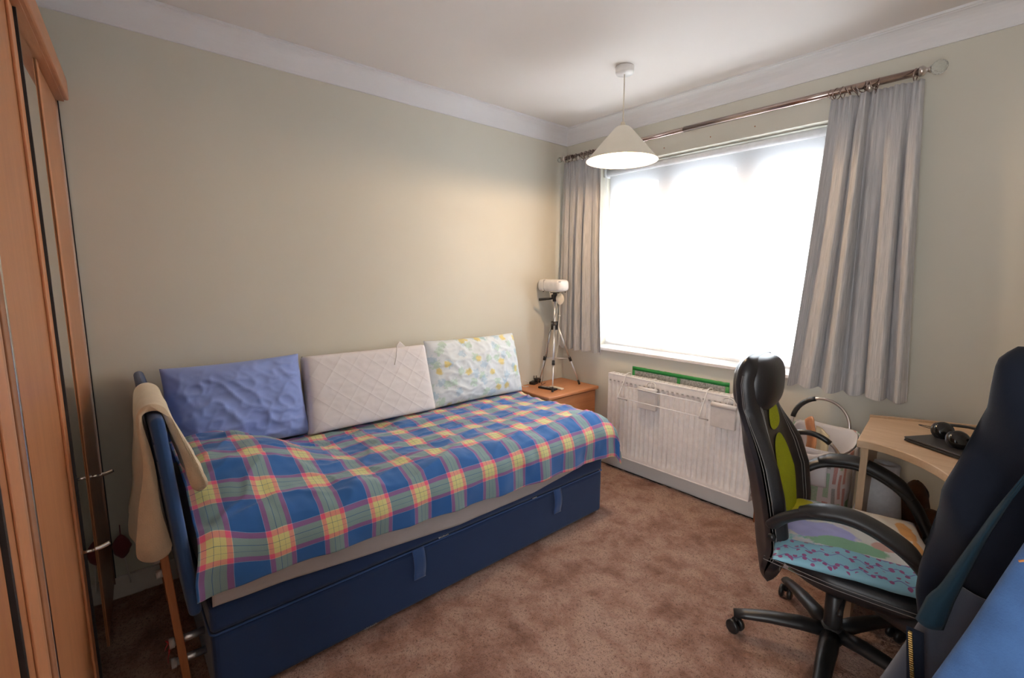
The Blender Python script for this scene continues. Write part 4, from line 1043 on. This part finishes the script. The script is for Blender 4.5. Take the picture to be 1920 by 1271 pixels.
def cush(sd):
    def fn(a, b):
        u_, v_ = a * 2 - 1, b * 2 - 1
        e = (max(0, 1 - abs(u_) ** 3) * max(0, 1 - abs(v_) ** 3)) ** .45
        pull = 1 - .06 * (1 - v_ * v_) * abs(u_) ** 3; pull2 = 1 - .06 * (1 - u_ * u_) * abs(v_) ** 3
        n_ = .010 * nz(u_, v_, 4, 2.5) + .005 * nz(u_, v_, 1, 7)
        return Vector((u_ * .235 * pull, v_ * .255 * pull2, (sd * .034 + n_) * e))
    return fn
cm = Matrix.Translation((2.085, -.840, .462)) @ Matrix.Rotation(R(22), 4, 'Z') @ Matrix.Rotation(R(2), 4, 'Y')
cu = MB().grid(cush(1), 60, 60, lambda a, b: (a, b), mat=cm).grid(cush(-1), 60, 60, lambda a, b: (a, b * .2), mat=cm).obj('seat_cushion', 'satin', None, weld=True)
tag(cu, 'pale blue printed satin cushion with yellow and orange patches on the gaming chair', 'cushion')

# ------------------------------------------------------------------ clothes over a chair at the right
vc = thing('wooden_chair', 'wooden chair buried under the clothes at the right edge', 'chair', (2.62, -1.60, 0))
for x in (-.18, .18):
    MB().box(x - .018, x + .018, .30, .336, .001, .44, bev=.003).obj('leg', 'leg_wood', vc)
    MB().box(x - .018, x + .018, -.09, -.055, .001, 1.08, bev=.003).obj('leg', 'leg_wood', vc)
MB().box(-.21, .21, -.055, .35, .44, .465, bev=.006).obj('seat', 'leg_wood', vc)
MB().box(-.162, .162, -.085, -.062, .95, 1.07, bev=.006).obj('backrest', 'leg_wood', vc)

def garment(name, label, cat, mat, left, right, yfn, ztab, nf, seed, th=.03, folds=.012):
    def fn(a, b):
        z = curve_at(ztab, b); xl = curve_at(left, -z) if left[0][0] < 0 else curve_at(left, z)
        x = lerp(xl, right, a)
        y = yfn(a, b, z) + folds * math.sin(nf * (x - z * .45) * 6.28 + seed) * sm(0, .2, b) + .012 * nz(x, z, seed, 7)
        return Vector((x, y, z))
    return tag(MB().grid(fn, 90, 90).obj(name, mat, None, solid=th, offset=1 if th > 0 else -1, sub=0), label, cat)
# coat: closed lumpy shell, left silhouette from measured points (z -> x)
LC = [(.60, 2.46), (.70, 2.41), (.788, 2.360), (.836, 2.350), (.876, 2.350), (.932, 2.357), (.981, 2.363), (1.018, 2.365), (1.058, 2.377), (1.119, 2.392), (1.155, 2.401), (1.20, 2.402), (1.225, 2.402), (1.245, 2.415)]
def coat(a, b):
    an = 2 * math.pi * a; z = lerp(.60, 1.245, b)
    xl = curve_at(LC, z); xr = 2.86; cx_ = (xl + xr) / 2; hx = (xr - xl) / 2
    ca, sa = math.cos(an), math.sin(an)
    e = max(0, 1 - max(0, (b - .90) / .10) ** 2) ** .5
    hy = (.060 + .03 * (1 - b)) * (.35 + .65 * e)
    x = cx_ + hx * math.copysign(abs(ca) ** .7, ca) * (.97 + .03 * e)
    y = -1.690 + hy * math.copysign(abs(sa) ** .8, sa)
    fo_ = .016 * math.sin((x * 1.0 + z * .62) * 38 + 3 * nz(x, z, 0, 3)) + .018 * nz(x, z, 3, 6)
    return Vector((x, y + fo_ * (-1 if sa < 0 else .3), z + .004 * nz(x, z, 9, 8)))
q = MB().grid(coat, 160, 70)
q.add([coat(i / 160, 1.0) for i in range(160)], [tuple(range(160))]).add([coat(i / 160, 0) for i in range(160)], [tuple(range(160))[::-1]])
co = q.obj('coat', 'navy', None, weld=True)
tag(co, 'dark navy coat heaped over a chair back at the right edge', 'coat')
TL = [(.835, 2.362), (.88, 2.372), (.90, 2.383), (.967, 2.404), (1.03, 2.424), (1.09, 2.446), (1.14, 2.468)]
TR = [(.835, 2.394), (.884, 2.401), (.99, 2.423), (1.079, 2.447), (1.14, 2.472)]
def lin(a, b):
    z = lerp(.836, 1.14, b); return Vector((lerp(curve_at(TL, z), curve_at(TR, z), a), -1.790 - .012 * math.sin(math.pi * a), z))
MB().grid(lin, 8, 30).obj('lining', 'navy_lin', co, solid=.004)

# charcoal trousers with a zip, under the coat
LJ = [(.34, 2.215), (.50, 2.262), (.60, 2.295), (.692, 2.327), (.76, 2.348), (.807, 2.362), (.90, 2.39)]
def trous(a, b):
    an = 2 * math.pi * a; z = lerp(.34, .90, b); xl = curve_at(LJ, z); xr = 2.78
    ca, sa = math.cos(an), math.sin(an); cx_ = (xl + xr) / 2; hx = (xr - xl) / 2
    return Vector((cx_ + hx * math.copysign(abs(ca) ** .7, ca), -1.745 + .048 * math.copysign(abs(sa) ** .8, sa) + .010 * nz(cx_ + ca, z, 0, 5) - .05 * (1 - b), z))
q = MB().grid(trous, 100, 50); tr_ = q.obj('trousers', 'grey_denim', None, solid=.003)
tag(tr_, 'charcoal jeans with a brass zip hanging under the navy coat', 'trousers')
zp = [Vector((lerp(2.362, 2.384, t), lerp(-1.818, -1.850, t), lerp(.828, .70, t))) for t in [i / 44 for i in range(45)]]
q = MB()
for i, p in enumerate(zp): q.box(p.x - .0022, p.x + .0022, p.y - .003, p.y + .002, p.z - .0010, p.z + .0010)
q.obj('zip', 'brass', tr_)
MB().grid(lambda a, b: Vector((lerp(2.356, 2.376, b) + lerp(0, .020, a), lerp(-1.812, -1.844, b), lerp(.832, .68, b))), 4, 10).obj('zip_placket', 'navy', tr_, solid=.002)

def jeans(a, b):
    s_ = a; z = lerp(.50, 1.105, b)
    xl = curve_at([(.50, 2.30), (.70, 2.352), (.80, 2.383), (.881, 2.406), (.94, 2.423), (1.009, 2.441), (1.058, 2.454), (1.12, 2.480)], z)
    an = 2 * math.pi * a; ca, sa = math.cos(an), math.sin(an); xr = 2.92; cx_ = (xl + xr) / 2; hx = (xr - xl) / 2
    return Vector((cx_ + hx * math.copysign(abs(ca) ** .6, ca), -1.935 + .034 * math.copysign(abs(sa) ** .8, sa) + .012 * nz(cx_ + ca * hx, z, 2, 5), z))
q = MB().grid(jeans, 100, 50); q.add([jeans(i / 100, 1.0) for i in range(100)], [tuple(range(100))])
je = q.obj('jeans', 'denim', None, weld=True); tag(je, 'faded blue denim jeans in the bottom right corner, nearest the camera', 'jeans')
MB().tube([Vector((lerp(2.452, 2.50, i / 20), -1.975, lerp(1.052, 1.085, i / 20))) for i in range(21)], .0012, 5).obj('seam_stitching', 'orange_thread', je)

# small marks on the window wall: old screw holes and a joint in the panel
q = MB()
for x, z in ((.80, 2.11), (1.09, 2.115), (1.33, 2.118)): q.tube([(x, -.0012, z), (x, .004, z)], .0035, 10)
o = q.obj('trim_5', 'leg_wood'); struct(o)
